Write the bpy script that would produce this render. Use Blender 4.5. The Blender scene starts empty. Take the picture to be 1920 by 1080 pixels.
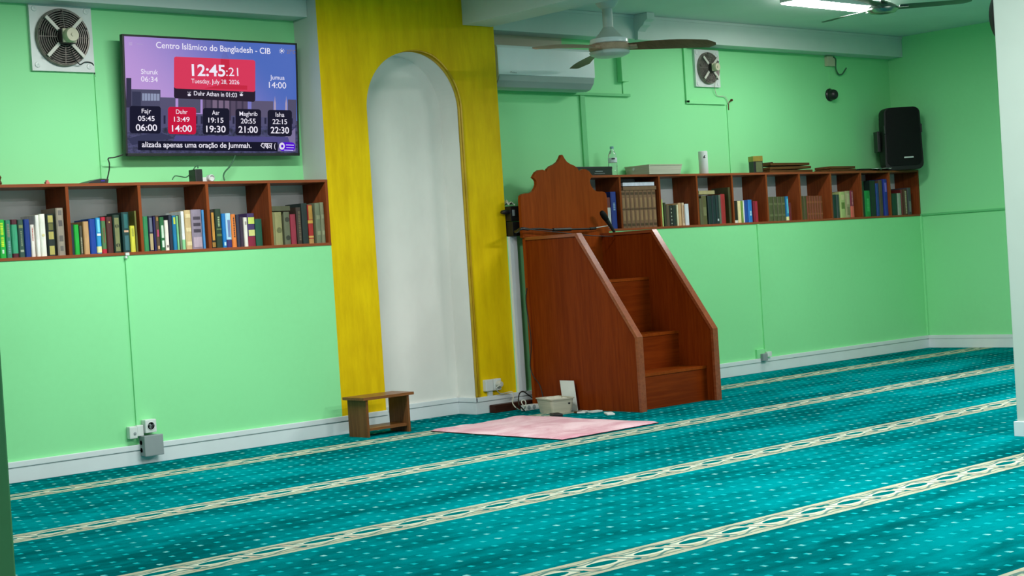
import bpy, bmesh, math, random
from mathutils import Vector, Matrix
random.seed(7)
SC = bpy.context.scene
COL = SC.collection
PI = math.pi

# ------------------------------------------------------------------ camera, world, lights, exposure
F_PX = 3000.0
CAM = Vector((-5.51198, -7.62055, 0.95268))
CR = Vector((0.73841941, -0.67137936, -0.063139))
CU = Vector((0.05837876, -0.02963381, 0.99785458))
CF = Vector((0.67181001, 0.74052117, -0.01731212))
cd = bpy.data.cameras.new('camera'); cam = bpy.data.objects.new('camera', cd); COL.objects.link(cam)
cd.sensor_width = 36.0; cd.lens = F_PX / 1920 * 36.0; cd.clip_start = 0.05; cd.clip_end = 100
cam.matrix_world = Matrix(((CR.x, CU.x, -CF.x, CAM.x), (CR.y, CU.y, -CF.y, CAM.y), (CR.z, CU.z, -CF.z, CAM.z), (0, 0, 0, 1)))
SC.camera = cam
w = bpy.data.worlds.new('world'); SC.world = w; w.use_nodes = True
w.node_tree.nodes['Background'].inputs[0].default_value = (0.85, 1.0, 0.93, 1)
w.node_tree.nodes['Background'].inputs[1].default_value = 0.21
def area(name, x, y, z, sx, sy, p, col=(1, 0.98, 0.95)):
    l = bpy.data.lights.new(name, 'AREA'); l.shape = 'RECTANGLE'; l.size = sx; l.size_y = sy; l.energy = p; l.color = col
    o = bpy.data.objects.new(name, l); COL.objects.link(o); o.location = (x, y, z); return o
area('tube_lamp_left', -1.25, -1.3, 2.56, 1.2, 0.16, 62)
area('tube_lamp_middle', -0.6, -4.4, 2.56, 1.2, 0.16, 75)
area('tube_lamp_right', 3.0, -3.2, 2.56, 1.2, 0.16, 90)
area('tube_lamp_rear', 0.75, -5.8, 2.56, 0.5, 0.12, 105)
area('fill_light_far_left', -4.2, -3.0, 2.56, 1.2, 0.16, 30)  # unseen fill light, added to brighten the upper left wall
vs = SC.view_settings
vs.view_transform = 'Standard'; vs.look = 'None'; vs.gamma = 1.0; vs.use_curve_mapping = False; vs.exposure = 0.0

# ------------------------------------------------------------------ pixel -> point on a real plane of the room
def ray(px, py): return CF + CR * ((px - 960) / F_PX) - CU * ((py - 540) / F_PX)
def PY(px, py, y=0.0):
    d = ray(px, py); return CAM + d * ((y - CAM.y) / d.y)
def PX(px, py, x):
    d = ray(px, py); return CAM + d * ((x - CAM.x) / d.x)
def PZ(px, py, z=0.0):
    d = ray(px, py); return CAM + d * ((z - CAM.z) / d.z)

# ------------------------------------------------------------------ materials
def lin(c): return c / 12.92 if c <= 0.04045 else ((c + 0.055) / 1.055) ** 2.4
def S(r, g, b, k=1.0): return (min(1, lin(r / 255) * k), min(1, lin(g / 255) * k), min(1, lin(b / 255) * k))
class N:
    """node socket with arithmetic"""
    def __init__(s, nt, sock): s.nt, s.s = nt, sock
    def _op(s, op, *a):
        n = s.nt.nodes.new('ShaderNodeMath'); n.operation = op
        for i, v in enumerate((s,) + a):
            if isinstance(v, N): s.nt.links.new(v.s, n.inputs[i])
            else: n.inputs[i].default_value = v
        return N(s.nt, n.outputs[0])
    def __add__(s, o): return s._op('ADD', o)
    def __sub__(s, o): return s._op('SUBTRACT', o)
    def __mul__(s, o): return s._op('MULTIPLY', o)
    def __truediv__(s, o): return s._op('DIVIDE', o)
    def lt(s, o): return s._op('LESS_THAN', o)
    def gt(s, o): return s._op('GREATER_THAN', o)
    def abs(s): return s._op('ABSOLUTE')
    def sin(s): return s._op('SINE')
    def fract(s): return s._op('FRACT')
    def floor(s): return s._op('FLOOR')
    def mod(s, o): return s._op('FLOORED_MODULO', o)
    def max(s, o): return s._op('MAXIMUM', o)
    def min(s, o): return s._op('MINIMUM', o)
    def smooth(s, a, b):
        n = s.nt.nodes.new('ShaderNodeMapRange'); n.interpolation_type = 'SMOOTHSTEP'
        s.nt.links.new(s.s, n.inputs[0]); n.inputs[1].default_value = a; n.inputs[2].default_value = b
        return N(s.nt, n.outputs[0])
def newmat(name):
    m = bpy.data.materials.new(name); m.use_nodes = True
    return m, m.node_tree, m.node_tree.nodes['Principled BSDF']
def mixc(nt, f, a, b):
    n = nt.nodes.new('ShaderNodeMix'); n.data_type = 'RGBA'
    if isinstance(f, N): nt.links.new(f.s, n.inputs[0])
    else: n.inputs[0].default_value = f
    for i, v in ((6, a), (7, b)):
        if isinstance(v, tuple): n.inputs[i].default_value = (*v[:3], 1)
        else: nt.links.new(v, n.inputs[i])
    return n.outputs[2]
def coords(nt, kind='Object'):
    t = nt.nodes.new('ShaderNodeTexCoord'); return t.outputs[kind]
def noise(nt, vec, scale=5, sc=(1, 1, 1), detail=3, rough=0.5, dist=0.0):
    mp = nt.nodes.new('ShaderNodeMapping'); mp.inputs['Scale'].default_value = sc; nt.links.new(vec, mp.inputs['Vector'])
    n = nt.nodes.new('ShaderNodeTexNoise'); n.inputs['Scale'].default_value = scale; n.inputs['Detail'].default_value = detail
    n.inputs['Roughness'].default_value = rough; n.inputs['Distortion'].default_value = dist
    nt.links.new(mp.outputs[0], n.inputs['Vector']); return N(nt, n.outputs['Fac'])
def xyz(nt, vec):
    s = nt.nodes.new('ShaderNodeSeparateXYZ'); nt.links.new(vec, s.inputs[0]); return [N(nt, o) for o in s.outputs]
def mat(name, col, rough=0.6, metal=0.0, var=0.0, vs_=8.0, vsc=(1, 1, 1), bump=0.0, bs=60.0, spec=0.5, col2=None, trans=0.0, coat=0.0):
    m, nt, b = newmat(name)
    b.inputs['Base Color'].default_value = (*col, 1); b.inputs['Roughness'].default_value = rough; b.inputs['Metallic'].default_value = metal
    b.inputs['Specular IOR Level'].default_value = spec
    if trans: b.inputs['Transmission Weight'].default_value = trans
    if coat: b.inputs['Coat Weight'].default_value = coat; b.inputs['Coat Roughness'].default_value = 0.15
    if var or col2:
        n = noise(nt, coords(nt), vs_, vsc, 4, 0.6)
        c2 = col2 or tuple(c * (1 - var) for c in col)
        nt.links.new(mixc(nt, n.smooth(0.3, 0.7), col, c2), b.inputs['Base Color'])
    if bump:
        n = noise(nt, coords(nt), bs, (1, 1, 1), 3)
        bn = nt.nodes.new('ShaderNodeBump'); bn.inputs['Strength'].default_value = bump; bn.inputs['Distance'].default_value = 0.004
        nt.links.new(n.s, bn.inputs['Height']); nt.links.new(bn.outputs[0], b.inputs['Normal'])
    return m
def emis(name, col, k=1.0):
    m, nt, b = newmat(name)
    b.inputs['Base Color'].default_value = (0, 0, 0, 1); b.inputs['Specular IOR Level'].default_value = 0.0
    b.inputs['Emission Color'].default_value = (*col, 1); b.inputs['Emission Strength'].default_value = k
    return m
def wood(name, c1, c2, axis='z', rough=0.35, coat=0.0, spec=0.10):
    m, nt, b = newmat(name)
    sc = {'x': (1.2, 22, 22), 'y': (22, 1.2, 22), 'z': (22, 22, 1.2)}[axis]
    v = coords(nt)
    n = noise(nt, v, 3.0, sc, 5, 0.65, 0.4); n2 = noise(nt, v, 1.6, tuple(x * 0.25 for x in sc), 2)
    nt.links.new(mixc(nt, (n * 0.65 + n2 * 0.35).smooth(0.35, 0.66), c1, c2), b.inputs['Base Color'])
    b.inputs['Roughness'].default_value = rough; b.inputs['Specular IOR Level'].default_value = spec; b.inputs['Coat Weight'].default_value = coat; b.inputs['Coat Roughness'].default_value = 0.25
    return m

M = {}
def green_paint():
    m, nt, b = newmat('pastel_green_paint')
    v = coords(nt)
    n = noise(nt, v, 0.9, (1, 1, 1), 3); n2 = noise(nt, v, 30, (1, 1, 1), 2)
    g = (0.28, 0.80, 0.365); g2 = (0.265, 0.76, 0.34)
    nt.links.new(mixc(nt, (n * 0.8 + n2 * 0.2).smooth(0.35, 0.65), g, g2), b.inputs['Base Color'])
    b.inputs['Roughness'].default_value = 0.55; b.inputs['Specular IOR Level'].default_value = 0.3
    return m
M['green'] = green_paint()
def upper_paint():
    m, nt, b = newmat('upper_wall_paint')
    v = coords(nt); x, y, z = xyz(nt, v)
    n = noise(nt, v, 0.9, (1, 1, 1), 3)
    g = mixc(nt, n.smooth(0.35, 0.65), (0.28, 0.80, 0.365), (0.265, 0.76, 0.34))
    patch = x.gt(1.3) * x.lt(2.215) * z.gt(2.28)
    nt.links.new(mixc(nt, patch, g, (0.60, 0.58, 0.46)), b.inputs['Base Color'])
    b.inputs['Roughness'].default_value = 0.55; b.inputs['Specular IOR Level'].default_value = 0.3
    return m
M['upper'] = upper_paint()
M['greenline'] = mat('green_trunking_paint', (0.14, 0.58, 0.22), 0.6)
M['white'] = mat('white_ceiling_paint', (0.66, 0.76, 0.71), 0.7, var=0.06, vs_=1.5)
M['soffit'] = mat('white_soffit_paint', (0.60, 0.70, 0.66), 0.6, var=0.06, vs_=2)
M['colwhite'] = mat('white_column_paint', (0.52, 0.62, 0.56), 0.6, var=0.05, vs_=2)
M['base'] = mat('white_trunking_plastic', (0.72, 0.79, 0.81), 0.4, var=0.05, vs_=4)
M['niche'] = mat('niche_plaster', (0.80, 0.82, 0.77), 0.7, var=0.12, vs_=2.2, vsc=(1, 1, 0.6), bump=0.25, bs=14)
def gold_paint():
    m, nt, b = newmat('gold_leaf_paint')
    v = coords(nt)
    n = noise(nt, v, 1.6, (1, 1, 0.5), 4, 0.6); n2 = noise(nt, v, 9, (1.5, 1, 0.25), 5, 0.7)
    c = mixc(nt, (n * 0.55 + n2 * 0.45).smooth(0.33, 0.68), (0.60, 0.395, 0.002), (0.84, 0.62, 0.004))
    nt.links.new(c, b.inputs['Base Color'])
    b.inputs['Metallic'].default_value = 0.0; b.inputs['Roughness'].default_value = 0.55; b.inputs['Specular IOR Level'].default_value = 0.08
    bn = nt.nodes.new('ShaderNodeBump'); bn.inputs['Strength'].default_value = 0.25; bn.inputs['Distance'].default_value = 0.004
    nt.links.new(n2.s, bn.inputs['Height']); nt.links.new(bn.outputs[0], b.inputs['Normal'])
    return m
M['gold'] = gold_paint()
M['goldtrim'] = mat('gold_moulding_paint', (0.55, 0.36, 0.01), 0.35, 0.25, var=0.25, vs_=6)
W1, W2 = (0.225, 0.036, 0.004), (0.15, 0.020, 0.002)
for ax in 'xyz': M['wood' + ax] = wood('cherry_wood_' + ax, W1, W2, ax)
M['crest'] = wood('orange_cherry_wood', (0.29, 0.055, 0.006), (0.215, 0.036, 0.003), 'z', 0.4)
M['capwood'] = wood('handrail_wood', (0.30, 0.07, 0.022), (0.22, 0.048, 0.014), 'y', 0.25, 0.6, 0.4)
M['shelfx'] = wood('shelf_cherry_wood_x', (0.30, 0.085, 0.034), (0.225, 0.060, 0.023), 'x', 0.35)
M['shelfz'] = wood('shelf_cherry_wood_z', (0.26, 0.062, 0.017), (0.17, 0.038, 0.010), 'z', 0.35)
M['stool'] = wood('walnut_stool_wood', (0.20, 0.085, 0.028), (0.12, 0.048, 0.016), 'z', 0.35)
M['stoolx'] = wood('walnut_stool_wood_x', (0.24, 0.10, 0.034), (0.15, 0.06, 0.02), 'x', 0.3)
M['darkwood'] = wood('dark_brown_wood', (0.07, 0.022, 0.014), (0.035, 0.012, 0.008), 'x', 0.4)
M['rehal'] = wood('worn_brown_wood', (0.13, 0.06, 0.02), (0.06, 0.027, 0.01), 'x', 0.5)
M['back'] = mat('grey_back_board', (0.72, 0.76, 0.78), 0.6, var=0.06, vs_=3)
M['black'] = mat('black_plastic', (0.012, 0.013, 0.014), 0.4, var=0.2, vs_=20)
M['blackm'] = mat('matte_black_plastic', (0.003, 0.004, 0.004), 0.6, var=0.2, vs_=20)
M['grille'] = mat('black_speaker_grille', (0.003, 0.004, 0.004), 0.6, spec=0.2, bump=0.5, bs=300)
M['plastic'] = mat('white_plastic', (0.68, 0.74, 0.72), 0.35, var=0.04, vs_=6)
M['plate'] = mat('white_enamel_plate', (0.66, 0.72, 0.70), 0.4, var=0.10, vs_=9)
M['cream'] = mat('cream_plastic', (0.55, 0.53, 0.38), 0.45, var=0.08, vs_=12)
M['grime'] = mat('grimy_grey_metal', (0.30, 0.27, 0.24), 0.5, 0.3, var=0.4, vs_=30)
M['wire'] = mat('dull_wire', (0.36, 0.32, 0.29), 0.45, 0.4, var=0.3, vs_=40)
M['void'] = mat('dark_fan_blade', (0.03, 0.027, 0.026), 0.6, var=0.3, vs_=12)
M['strut'] = mat('pale_strut_metal', (0.62, 0.62, 0.55), 0.4, var=0.1, vs_=30)
M['grey'] = mat('grey_box_plastic', (0.27, 0.32, 0.33), 0.5, var=0.05, vs_=10)
M['acgrey'] = mat('grey_louvre_plastic', (0.36, 0.43, 0.42), 0.4, var=0.05, vs_=5)
M['acwhite'] = mat('glossy_white_plastic', (0.80, 0.88, 0.90), 0.25, var=0.03, vs_=5)
M['chrome'] = mat('brushed_steel', (0.35, 0.40, 0.36), 0.25, 0.9, var=0.2, vs_=30)
M['fanwhite'] = mat('white_fan_enamel', (0.55, 0.62, 0.60), 0.35, var=0.05, vs_=9)
M['fanwood'] = wood('fan_blade_wood', (0.21, 0.115, 0.065), (0.15, 0.08, 0.045), 'x', 0.45)
M['fanpale'] = wood('pale_fan_wood', (0.48, 0.34, 0.24), (0.38, 0.26, 0.18), 'x', 0.4)
M['tealblade'] = mat('dark_metal_blade', (0.035, 0.075, 0.075), 0.35, 0.5, var=0.2, vs_=8)
M['lamp'] = emis('lit_diffuser', (1.0, 0.95, 0.93), 52.0)
M['paper'] = mat('white_paper', (0.74, 0.78, 0.76), 0.8, var=0.05, vs_=20)
M['tissue'] = mat('cream_tissue', (0.76, 0.76, 0.66), 0.8, var=0.08, vs_=25, bump=0.3, bs=40)
M['pages'] = mat('book_pages', (0.55, 0.50, 0.38), 0.9, var=0.25, vs_=3, vsc=(120, 1, 1))
M['cord'] = mat('black_cord_rubber', (0.012, 0.012, 0.012), 0.5, var=0.2, vs_=30)
M['cordgreen'] = mat('painted_cable', (0.05, 0.16, 0.08), 0.6, var=0.2, vs_=30)
M['cordwhite'] = mat('off_white_cord', (0.55, 0.56, 0.48), 0.5, var=0.1, vs_=30)
M['goldtin'] = mat('gold_tin', (0.42, 0.32, 0.06), 0.3, 0.4, var=0.2, vs_=25)
M['olivelabel'] = mat('olive_label', (0.10, 0.13, 0.05), 0.5, var=0.2, vs_=25)
M['basket'] = mat('woven_cream_plastic', (0.58, 0.56, 0.45), 0.6, var=0.18, vs_=5, vsc=(1, 1, 40))
M['bottle'] = mat('clear_bottle_plastic', (0.90, 0.97, 0.95), 0.06, trans=0.92, spec=0.4, var=0.02)
M['cap'] = mat('pale_blue_cap', (0.18, 0.42, 0.42), 0.4, var=0.05)
M['label'] = mat('bottle_label', (0.62, 0.72, 0.74), 0.5, var=0.1, vs_=50)
M['pink'] = None
def carpet():
    m, nt, b = newmat('teal_prayer_carpet')
    v = coords(nt); x, y, z = xyz(nt, v)
    Y0, D, WD = -0.4296, 1.2002, 0.192
    q = (y * -1.0 + Y0).mod(D)                       # 0 at the stripe's wall-side edge
    vv = q / WD; stripe = q.lt(WD)
    # mottled pile
    n1 = noise(nt, v, 1.0, (0.9, 3.0, 1), 4, 0.55, 0.3); n2 = noise(nt, v, 7.0, (1.0, 2.0, 1), 4, 0.6); n3 = noise(nt, v, 260, (1, 1, 1), 2)
    t = n1 * 0.62 + n2 * 0.30 + n3 * 0.08
    base = mixc(nt, t.smooth(0.36, 0.64), (0.0, 0.085, 0.092), (0.0, 0.235, 0.26))
    # small dashes on a staggered grid
    R = 0.1000
    row = (q / R); ri = row.floor(); rf = (row.fract() - 0.5) * R
    P = 0.0695
    cx = x / P + ri * 0.5 + (((y * -1.0 + Y0) / D).floor() * 0.37)
    cf = (cx.fract() - 0.5) * P
    rnd = noise(nt, v, 14.0, (1, 1, 1), 1)
    dot = cf.abs().lt(0.0095) * rf.abs().lt(0.0115)
    dotc = mixc(nt, rnd.smooth(0.5, 0.75), (0.005, 0.37, 0.40), (0.25, 0.58, 0.56))
    c1 = mixc(nt, dot, base, dotc)
    # wave border
    U = x / 0.2135 + 0.03
    k2 = U / 2.0
    fu = U.fract(); alt = k2.fract().gt(0.5)
    vv2 = vv
    def ell(cu, cv, ru, rv):
        a = ((fu - cu) / ru); c = ((vv2 - cv) / rv); return (a * a + c * c)
    oval = ell(0.5, 0.47, 0.31, 0.125)
    ring = (oval.lt(2.6)) * oval.gt(1.0)
    s1 = (U * (2 * PI)).sin()
    wav = (vv - 0.5 - s1 * 0.20).abs(); wav2 = (vv - 0.5 + s1 * 0.26)
    thin = ((vv - 0.24 - s1 * 0.07).abs().lt(0.032)).max((vv - 0.76 - s1 * 0.09).abs().lt(0.030)).max((vv - 0.155 - s1 * 0.03).abs().lt(0.020)).max((vv - 0.85 - s1 * 0.02).abs().lt(0.018)) * oval.gt(1.9)
    b1 = ell(0.02, 0.68, 0.10, 0.075).lt(1.0); b2 = ell(0.98, 0.68, 0.10, 0.075).lt(1.0)
    b3 = ell(0.93, 0.27, 0.09, 0.065).lt(1.0); b4 = ell(0.07, 0.27, 0.10, 0.060).lt(1.0)
    gap = ((fu - 0.10 - (vv - 0.47) * 0.34).abs().lt(0.030)).max((fu - 0.90 - (vv - 0.47) * 0.34).abs().lt(0.030)) * vv.gt(0.2) * vv.lt(0.78)
    tealm = oval.lt(1.0).max((b1.max(b2)) * alt).max(b3 * alt).max(b4 * (alt * -1.0 + 1.0)).max(gap * 0.85).max(thin * 0.75)
    tealm = tealm * vv.gt(0.11) * vv.lt(0.90)
    pinkm = ((fu - 0.0).abs().min((fu - 1.0).abs()) + (vv - 0.5).abs() * 0.12).lt(0.14) * (alt * -1.0 + 1.0)
    bei = mixc(nt, n2.smooth(0.35, 0.65), (0.36, 0.38, 0.27), (0.46, 0.48, 0.36))
    bei = mixc(nt, pinkm * 0.8, bei, (0.50, 0.40, 0.30))
    bei = mixc(nt, ring * 0.7, bei, (0.62, 0.66, 0.53))
    bei = mixc(nt, tealm, bei, (0.0, 0.13, 0.135))
    col = mixc(nt, stripe, c1, bei)
    nt.links.new(col, b.inputs['Base Color'])
    b.inputs['Roughness'].default_value = 1.0; b.inputs['Specular IOR Level'].default_value = 0.0
    bn = nt.nodes.new('ShaderNodeBump'); bn.inputs['Strength'].default_value = 0.3; bn.inputs['Distance'].default_value = 0.003
    nt.links.new((n3 + stripe * 0.6).s, bn.inputs['Height']); nt.links.new(bn.outputs[0], b.inputs['Normal'])
    return m
M['carpet'] = carpet()
def pinkmat():
    m, nt, b = newmat('pink_plush')
    v = coords(nt)
    n = noise(nt, v, 2.2, (1.0, 1.6, 1), 5, 0.62, 0.8); n2 = noise(nt, v, 160, (1, 1, 1), 2)
    nt.links.new(mixc(nt, (n * 0.85 + n2 * 0.15).smooth(0.36, 0.62), (0.62, 0.22, 0.32), (0.88, 0.56, 0.65)), b.inputs['Base Color'])
    b.inputs['Roughness'].default_value = 0.9; b.inputs['Sheen Weight'].default_value = 0.4
    bn = nt.nodes.new('ShaderNodeBump'); bn.inputs['Strength'].default_value = 0.4; bn.inputs['Distance'].default_value = 0.004
    nt.links.new(n2.s, bn.inputs['Height']); nt.links.new(bn.outputs[0], b.inputs['Normal'])
    return m
M['pink'] = pinkmat()

# ------------------------------------------------------------------ mesh collector
def tag(o, label=None, cat=None, group=None, kind=None):
    if label: o['label'] = label
    if cat: o['category'] = cat
    if group: o['group'] = group
    if kind: o['kind'] = kind
    return o
def thing(name, label, cat, loc=(0, 0, 0), group=None, rz=0.0, rx=0.0):
    o = bpy.data.objects.new(name, None); COL.objects.link(o); o.empty_display_size = 0.05
    o.location = loc; o.rotation_euler = (rx, 0, rz)
    return tag(o, label, cat, group)
def wmat(o):
    m = Matrix.LocRotScale(o.location, o.rotation_euler, o.scale)
    return wmat(o.parent) @ m if o.parent else m
class MB:
    def __init__(s): s.bm = bmesh.new()
    def box(s, x0, x1, y0, y1, z0, z1, bev=0.0, rot=None, at=None):
        t = bmesh.new()
        bmesh.ops.create_cube(t, size=1.0)
        for v in t.verts: v.co = Vector((x0 + (v.co.x + .5) * (x1 - x0), y0 + (v.co.y + .5) * (y1 - y0), z0 + (v.co.z + .5) * (z1 - z0)))
        if bev > 0:
            bev = min(bev, 0.45 * min(abs(x1 - x0), abs(y1 - y0), abs(z1 - z0)))
            bmesh.ops.bevel(t, geom=t.edges[:] , offset=bev, segments=2, affect='EDGES', profile=0.7)
        s._add(t, rot, at); return s
    def _add(s, t, rot=None, at=None):
        if rot is not None: bmesh.ops.transform(t, matrix=rot, verts=t.verts)
        if at is not None: bmesh.ops.translate(t, vec=Vector(at), verts=t.verts)
        me = bpy.data.meshes.new('tmp'); t.to_mesh(me); t.free(); s.bm.from_mesh(me); bpy.data.meshes.remove(me)
    def prism(s, pts, axis, a, b, bev=0.0, rot=None, at=None):
        """polygon pts (2D) extruded along axis from a to b"""
        t = bmesh.new()
        def mk(p, h):
            return {'x': (h, p[0], p[1]), 'y': (p[0], h, p[1]), 'z': (p[0], p[1], h)}[axis]
        lo = [t.verts.new(mk(p, a)) for p in pts]; hi = [t.verts.new(mk(p, b)) for p in pts]
        n = len(pts)
        t.faces.new(lo); t.faces.new(hi[::-1])
        for i in range(n): t.faces.new((lo[i], hi[i], hi[(i + 1) % n], lo[(i + 1) % n]))
        bmesh.ops.recalc_face_normals(t, faces=t.faces[:])
        if bev > 0:
            es = [e for e in t.edges if e.calc_face_angle(0) > 0.6]
            bmesh.ops.bevel(t, geom=es, offset=bev, segments=2, affect='EDGES', profile=0.7)
        s._add(t, rot, at); return s
    def lathe(s, prof, c=(0, 0, 0), axis='z', seg=32, rot=None):
        t = bmesh.new(); rings = []
        for r, h in prof:
            if r < 1e-6: rings.append([t.verts.new((0, 0, h))])
            else: rings.append([t.verts.new((r * math.cos(2 * PI * k / seg), r * math.sin(2 * PI * k / seg), h)) for k in range(seg)])
        for A, B in zip(rings, rings[1:]):
            for k in range(seg):
                k2 = (k + 1) % seg
                if len(A) == 1 and len(B) == 1: continue
                if len(A) == 1: t.faces.new((A[0], B[k2], B[k]))
                elif len(B) == 1: t.faces.new((A[k], A[k2], B[0]))
                else: t.faces.new((A[k], A[k2], B[k2], B[k]))
        if len(rings[0]) > 1: t.faces.new(rings[0][::-1])
        if len(rings[-1]) > 1: t.faces.new(rings[-1])
        bmesh.ops.recalc_face_normals(t, faces=t.faces[:])
        R = {'z': Matrix.Identity(4), 'y': Matrix.Rotation(PI / 2, 4, 'X'), 'x': Matrix.Rotation(PI / 2, 4, 'Y')}[axis]   # axis y: h -> -y
        if rot is not None: R = rot @ R
        s._add(t, R, c); return s
    def torus(s, R, r, c, axis='y', seg=48, k=6):
        prof = None
        t = bmesh.new(); rings = []
        for i in range(seg):
            a = 2 * PI * i / seg; ring = []
            for j in range(k):
                b = 2 * PI * j / k; q = R + r * math.cos(b); h = r * math.sin(b)
                p = (q * math.cos(a), h, q * math.sin(a)) if axis == 'y' else (q * math.cos(a), q * math.sin(a), h)
                ring.append(t.verts.new(p))
            rings.append(ring)
        for i in range(seg):
            A, B = rings[i], rings[(i + 1) % seg]
            for j in range(k): t.faces.new((A[j], A[(j + 1) % k], B[(j + 1) % k], B[j]))
        bmesh.ops.recalc_face_normals(t, faces=t.faces[:])
        s._add(t, None, c); return s
    def tube(s, pts, r, seg=8, smooth=4):
        P = [Vector(p) for p in pts]
        if len(P) > 2 and smooth:
            Q = []
            for i in range(len(P) - 1):
                p0 = P[max(i - 1, 0)]; p1 = P[i]; p2 = P[i + 1]; p3 = P[min(i + 2, len(P) - 1)]
                for k in range(smooth):
                    u = k / smooth
                    Q.append(0.5 * ((2 * p1) + (p2 - p0) * u + (2 * p0 - 5 * p1 + 4 * p2 - p3) * u * u + (3 * p1 - p0 - 3 * p2 + p3) * u ** 3))
            Q.append(P[-1]); P = Q
        t = bmesh.new(); rings = []; up = None
        for i, p in enumerate(P):
            d = (P[min(i + 1, len(P) - 1)] - P[max(i - 1, 0)]).normalized()
            if up is None: up = d.orthogonal().normalized()
            up = (up - d * up.dot(d)).normalized(); sd = d.cross(up)
            rr = r[i * (len(r) - 1) // max(1, len(P) - 1)] if isinstance(r, (list, tuple)) else r
            rings.append([t.verts.new(p + (up * math.cos(2 * PI * k / seg) + sd * math.sin(2 * PI * k / seg)) * rr) for k in range(seg)])
        for A, B in zip(rings, rings[1:]):
            for k in range(seg): t.faces.new((A[k], A[(k + 1) % seg], B[(k + 1) % seg], B[k]))
        t.faces.new(rings[0][::-1]); t.faces.new(rings[-1])
        bmesh.ops.recalc_face_normals(t, faces=t.faces[:])
        s._add(t); return s
    def sweep(s, path, prof, taper=0):
        """flat profile (offset sideways a, offset outward b) in the plane y const along a 2D path (x,z) ; b goes to -y"""
        t = bmesh.new(); rings = []
        for i, p in enumerate(path):
            a = Vector(path[max(i - 1, 0)]); c = Vector(path[min(i + 1, len(path) - 1)])
            d = (c - a).normalized(); n = Vector((d.y, -d.x))
            f = min(1, (i + .15) / taper) if taper else 1
            rings.append([t.verts.new((p[0] + n.x * q[0] * f, -q[1] * f, p[1] + n.y * q[0] * f)) for q in prof])
        k = len(prof)
        for A, B in zip(rings, rings[1:]):
            for j in range(k): t.faces.new((A[j], A[(j + 1) % k], B[(j + 1) % k], B[j]))
        t.faces.new(rings[0]); t.faces.new(rings[-1][::-1])
        bmesh.ops.recalc_face_normals(t, faces=t.faces[:])
        s._add(t); return s
    def build(s, name, m, parent=None, world=True, smooth=False, angle=35):
        me = bpy.data.meshes.new(name); 
        if parent is not None and world:
            bmesh.ops.transform(s.bm, matrix=wmat(parent).inverted(), verts=s.bm.verts)
            loc = None
        s.bm.normal_update()
        s.bm.to_mesh(me); s.bm.free()
        me.materials.append(m)
        o = bpy.data.objects.new(name, me); COL.objects.link(o)
        if parent is not None: o.parent = parent
        if smooth:
            for p in me.polygons: p.use_smooth = True
            try: me.set_sharp_from_angle(angle=math.radians(angle))
            except Exception: pass
        return o
def struct(name, mb, m, smooth=False):
    return tag(mb.build(name, m, smooth=smooth), kind='structure')
def single(name, mb, m, label, cat, group=None, smooth=False):
    return tag(mb.build(name, m, smooth=smooth), label, cat, group)
def text_mesh(parent, name, s, m, p0, p1, h, y, bold=0.0):
    """flat lettering on the parent's local xz plane, baseline p0 -> p1 (local x,z), cap height h"""
    c = bpy.data.curves.new('t', 'FONT'); c.body = s; c.size = 1.0; c.offset = bold
    o = bpy.data.objects.new('t', c); COL.objects.link(o)
    dg = bpy.context.evaluated_depsgraph_get(); dg.update()
    me = bpy.data.meshes.new_from_object(o.evaluated_get(dg))
    bpy.data.objects.remove(o); bpy.data.curves.remove(c)
    xs = [v.co.x for v in me.vertices]; x0, x1 = min(xs), max(xs)
    wd = (Vector(p1) - Vector(p0)).length; ang = math.atan2(p1[1] - p0[1], p1[0] - p0[0]); sx = wd / (x1 - x0); sy = h / 0.70
    for v in me.vertices:
        a, b = (v.co.x - x0) * sx, v.co.y * sy
        v.co = Vector((p0[0] + a * math.cos(ang) - b * math.sin(ang), y, p0[1] + a * math.sin(ang) + b * math.cos(ang)))
    me.materials.clear(); me.materials.append(m); me.name = name
    r = bpy.data.objects.new(name, me); COL.objects.link(r); r.parent = parent
    return r

# ------------------------------------------------------------------ dimensions
DW = 0.234          # depth of the ledge: the upper wall stands back by this much
XR = 6.077          # right wall
ZB, ZT = 1.107, 1.4914
CEIL = 2.622; SOF_Z = 2.456; SOF_Y = 0.088
XL = -5.2
CX0, CX1 = 0.0, 1.383

# ------------------------------------------------------------------ setting
struct('floor', MB().box(-9, XR, -10.5, 0.62, -0.08, 0.0), M['carpet'])
struct('ceiling', MB().box(-9, XR, -10.5, 0.62, CEIL, CEIL + 0.1), M['white'])
struct('wall_back_upper', MB().box(-9, CX0, DW, DW + 0.3, ZT - 0.012, CEIL).box(CX1, XR, DW, DW + 0.3, ZB, CEIL), M['upper'])
struct('wall_back_lower_left', MB().box(-9, CX0, 0.0, DW + 0.3, 0, ZB).box(-9, CX0, DW + 0.004, DW + 0.3, ZB, ZT - 0.012), M['green'])
struct('wall_back_lower_right', MB().box(CX1, XR, 0.0, DW + 0.3, 0, ZB), M['green'])
struct('wall_right', MB().box(XR, XR + 0.2, -10.5, 0.62, 0, CEIL), M['green'])

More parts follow.
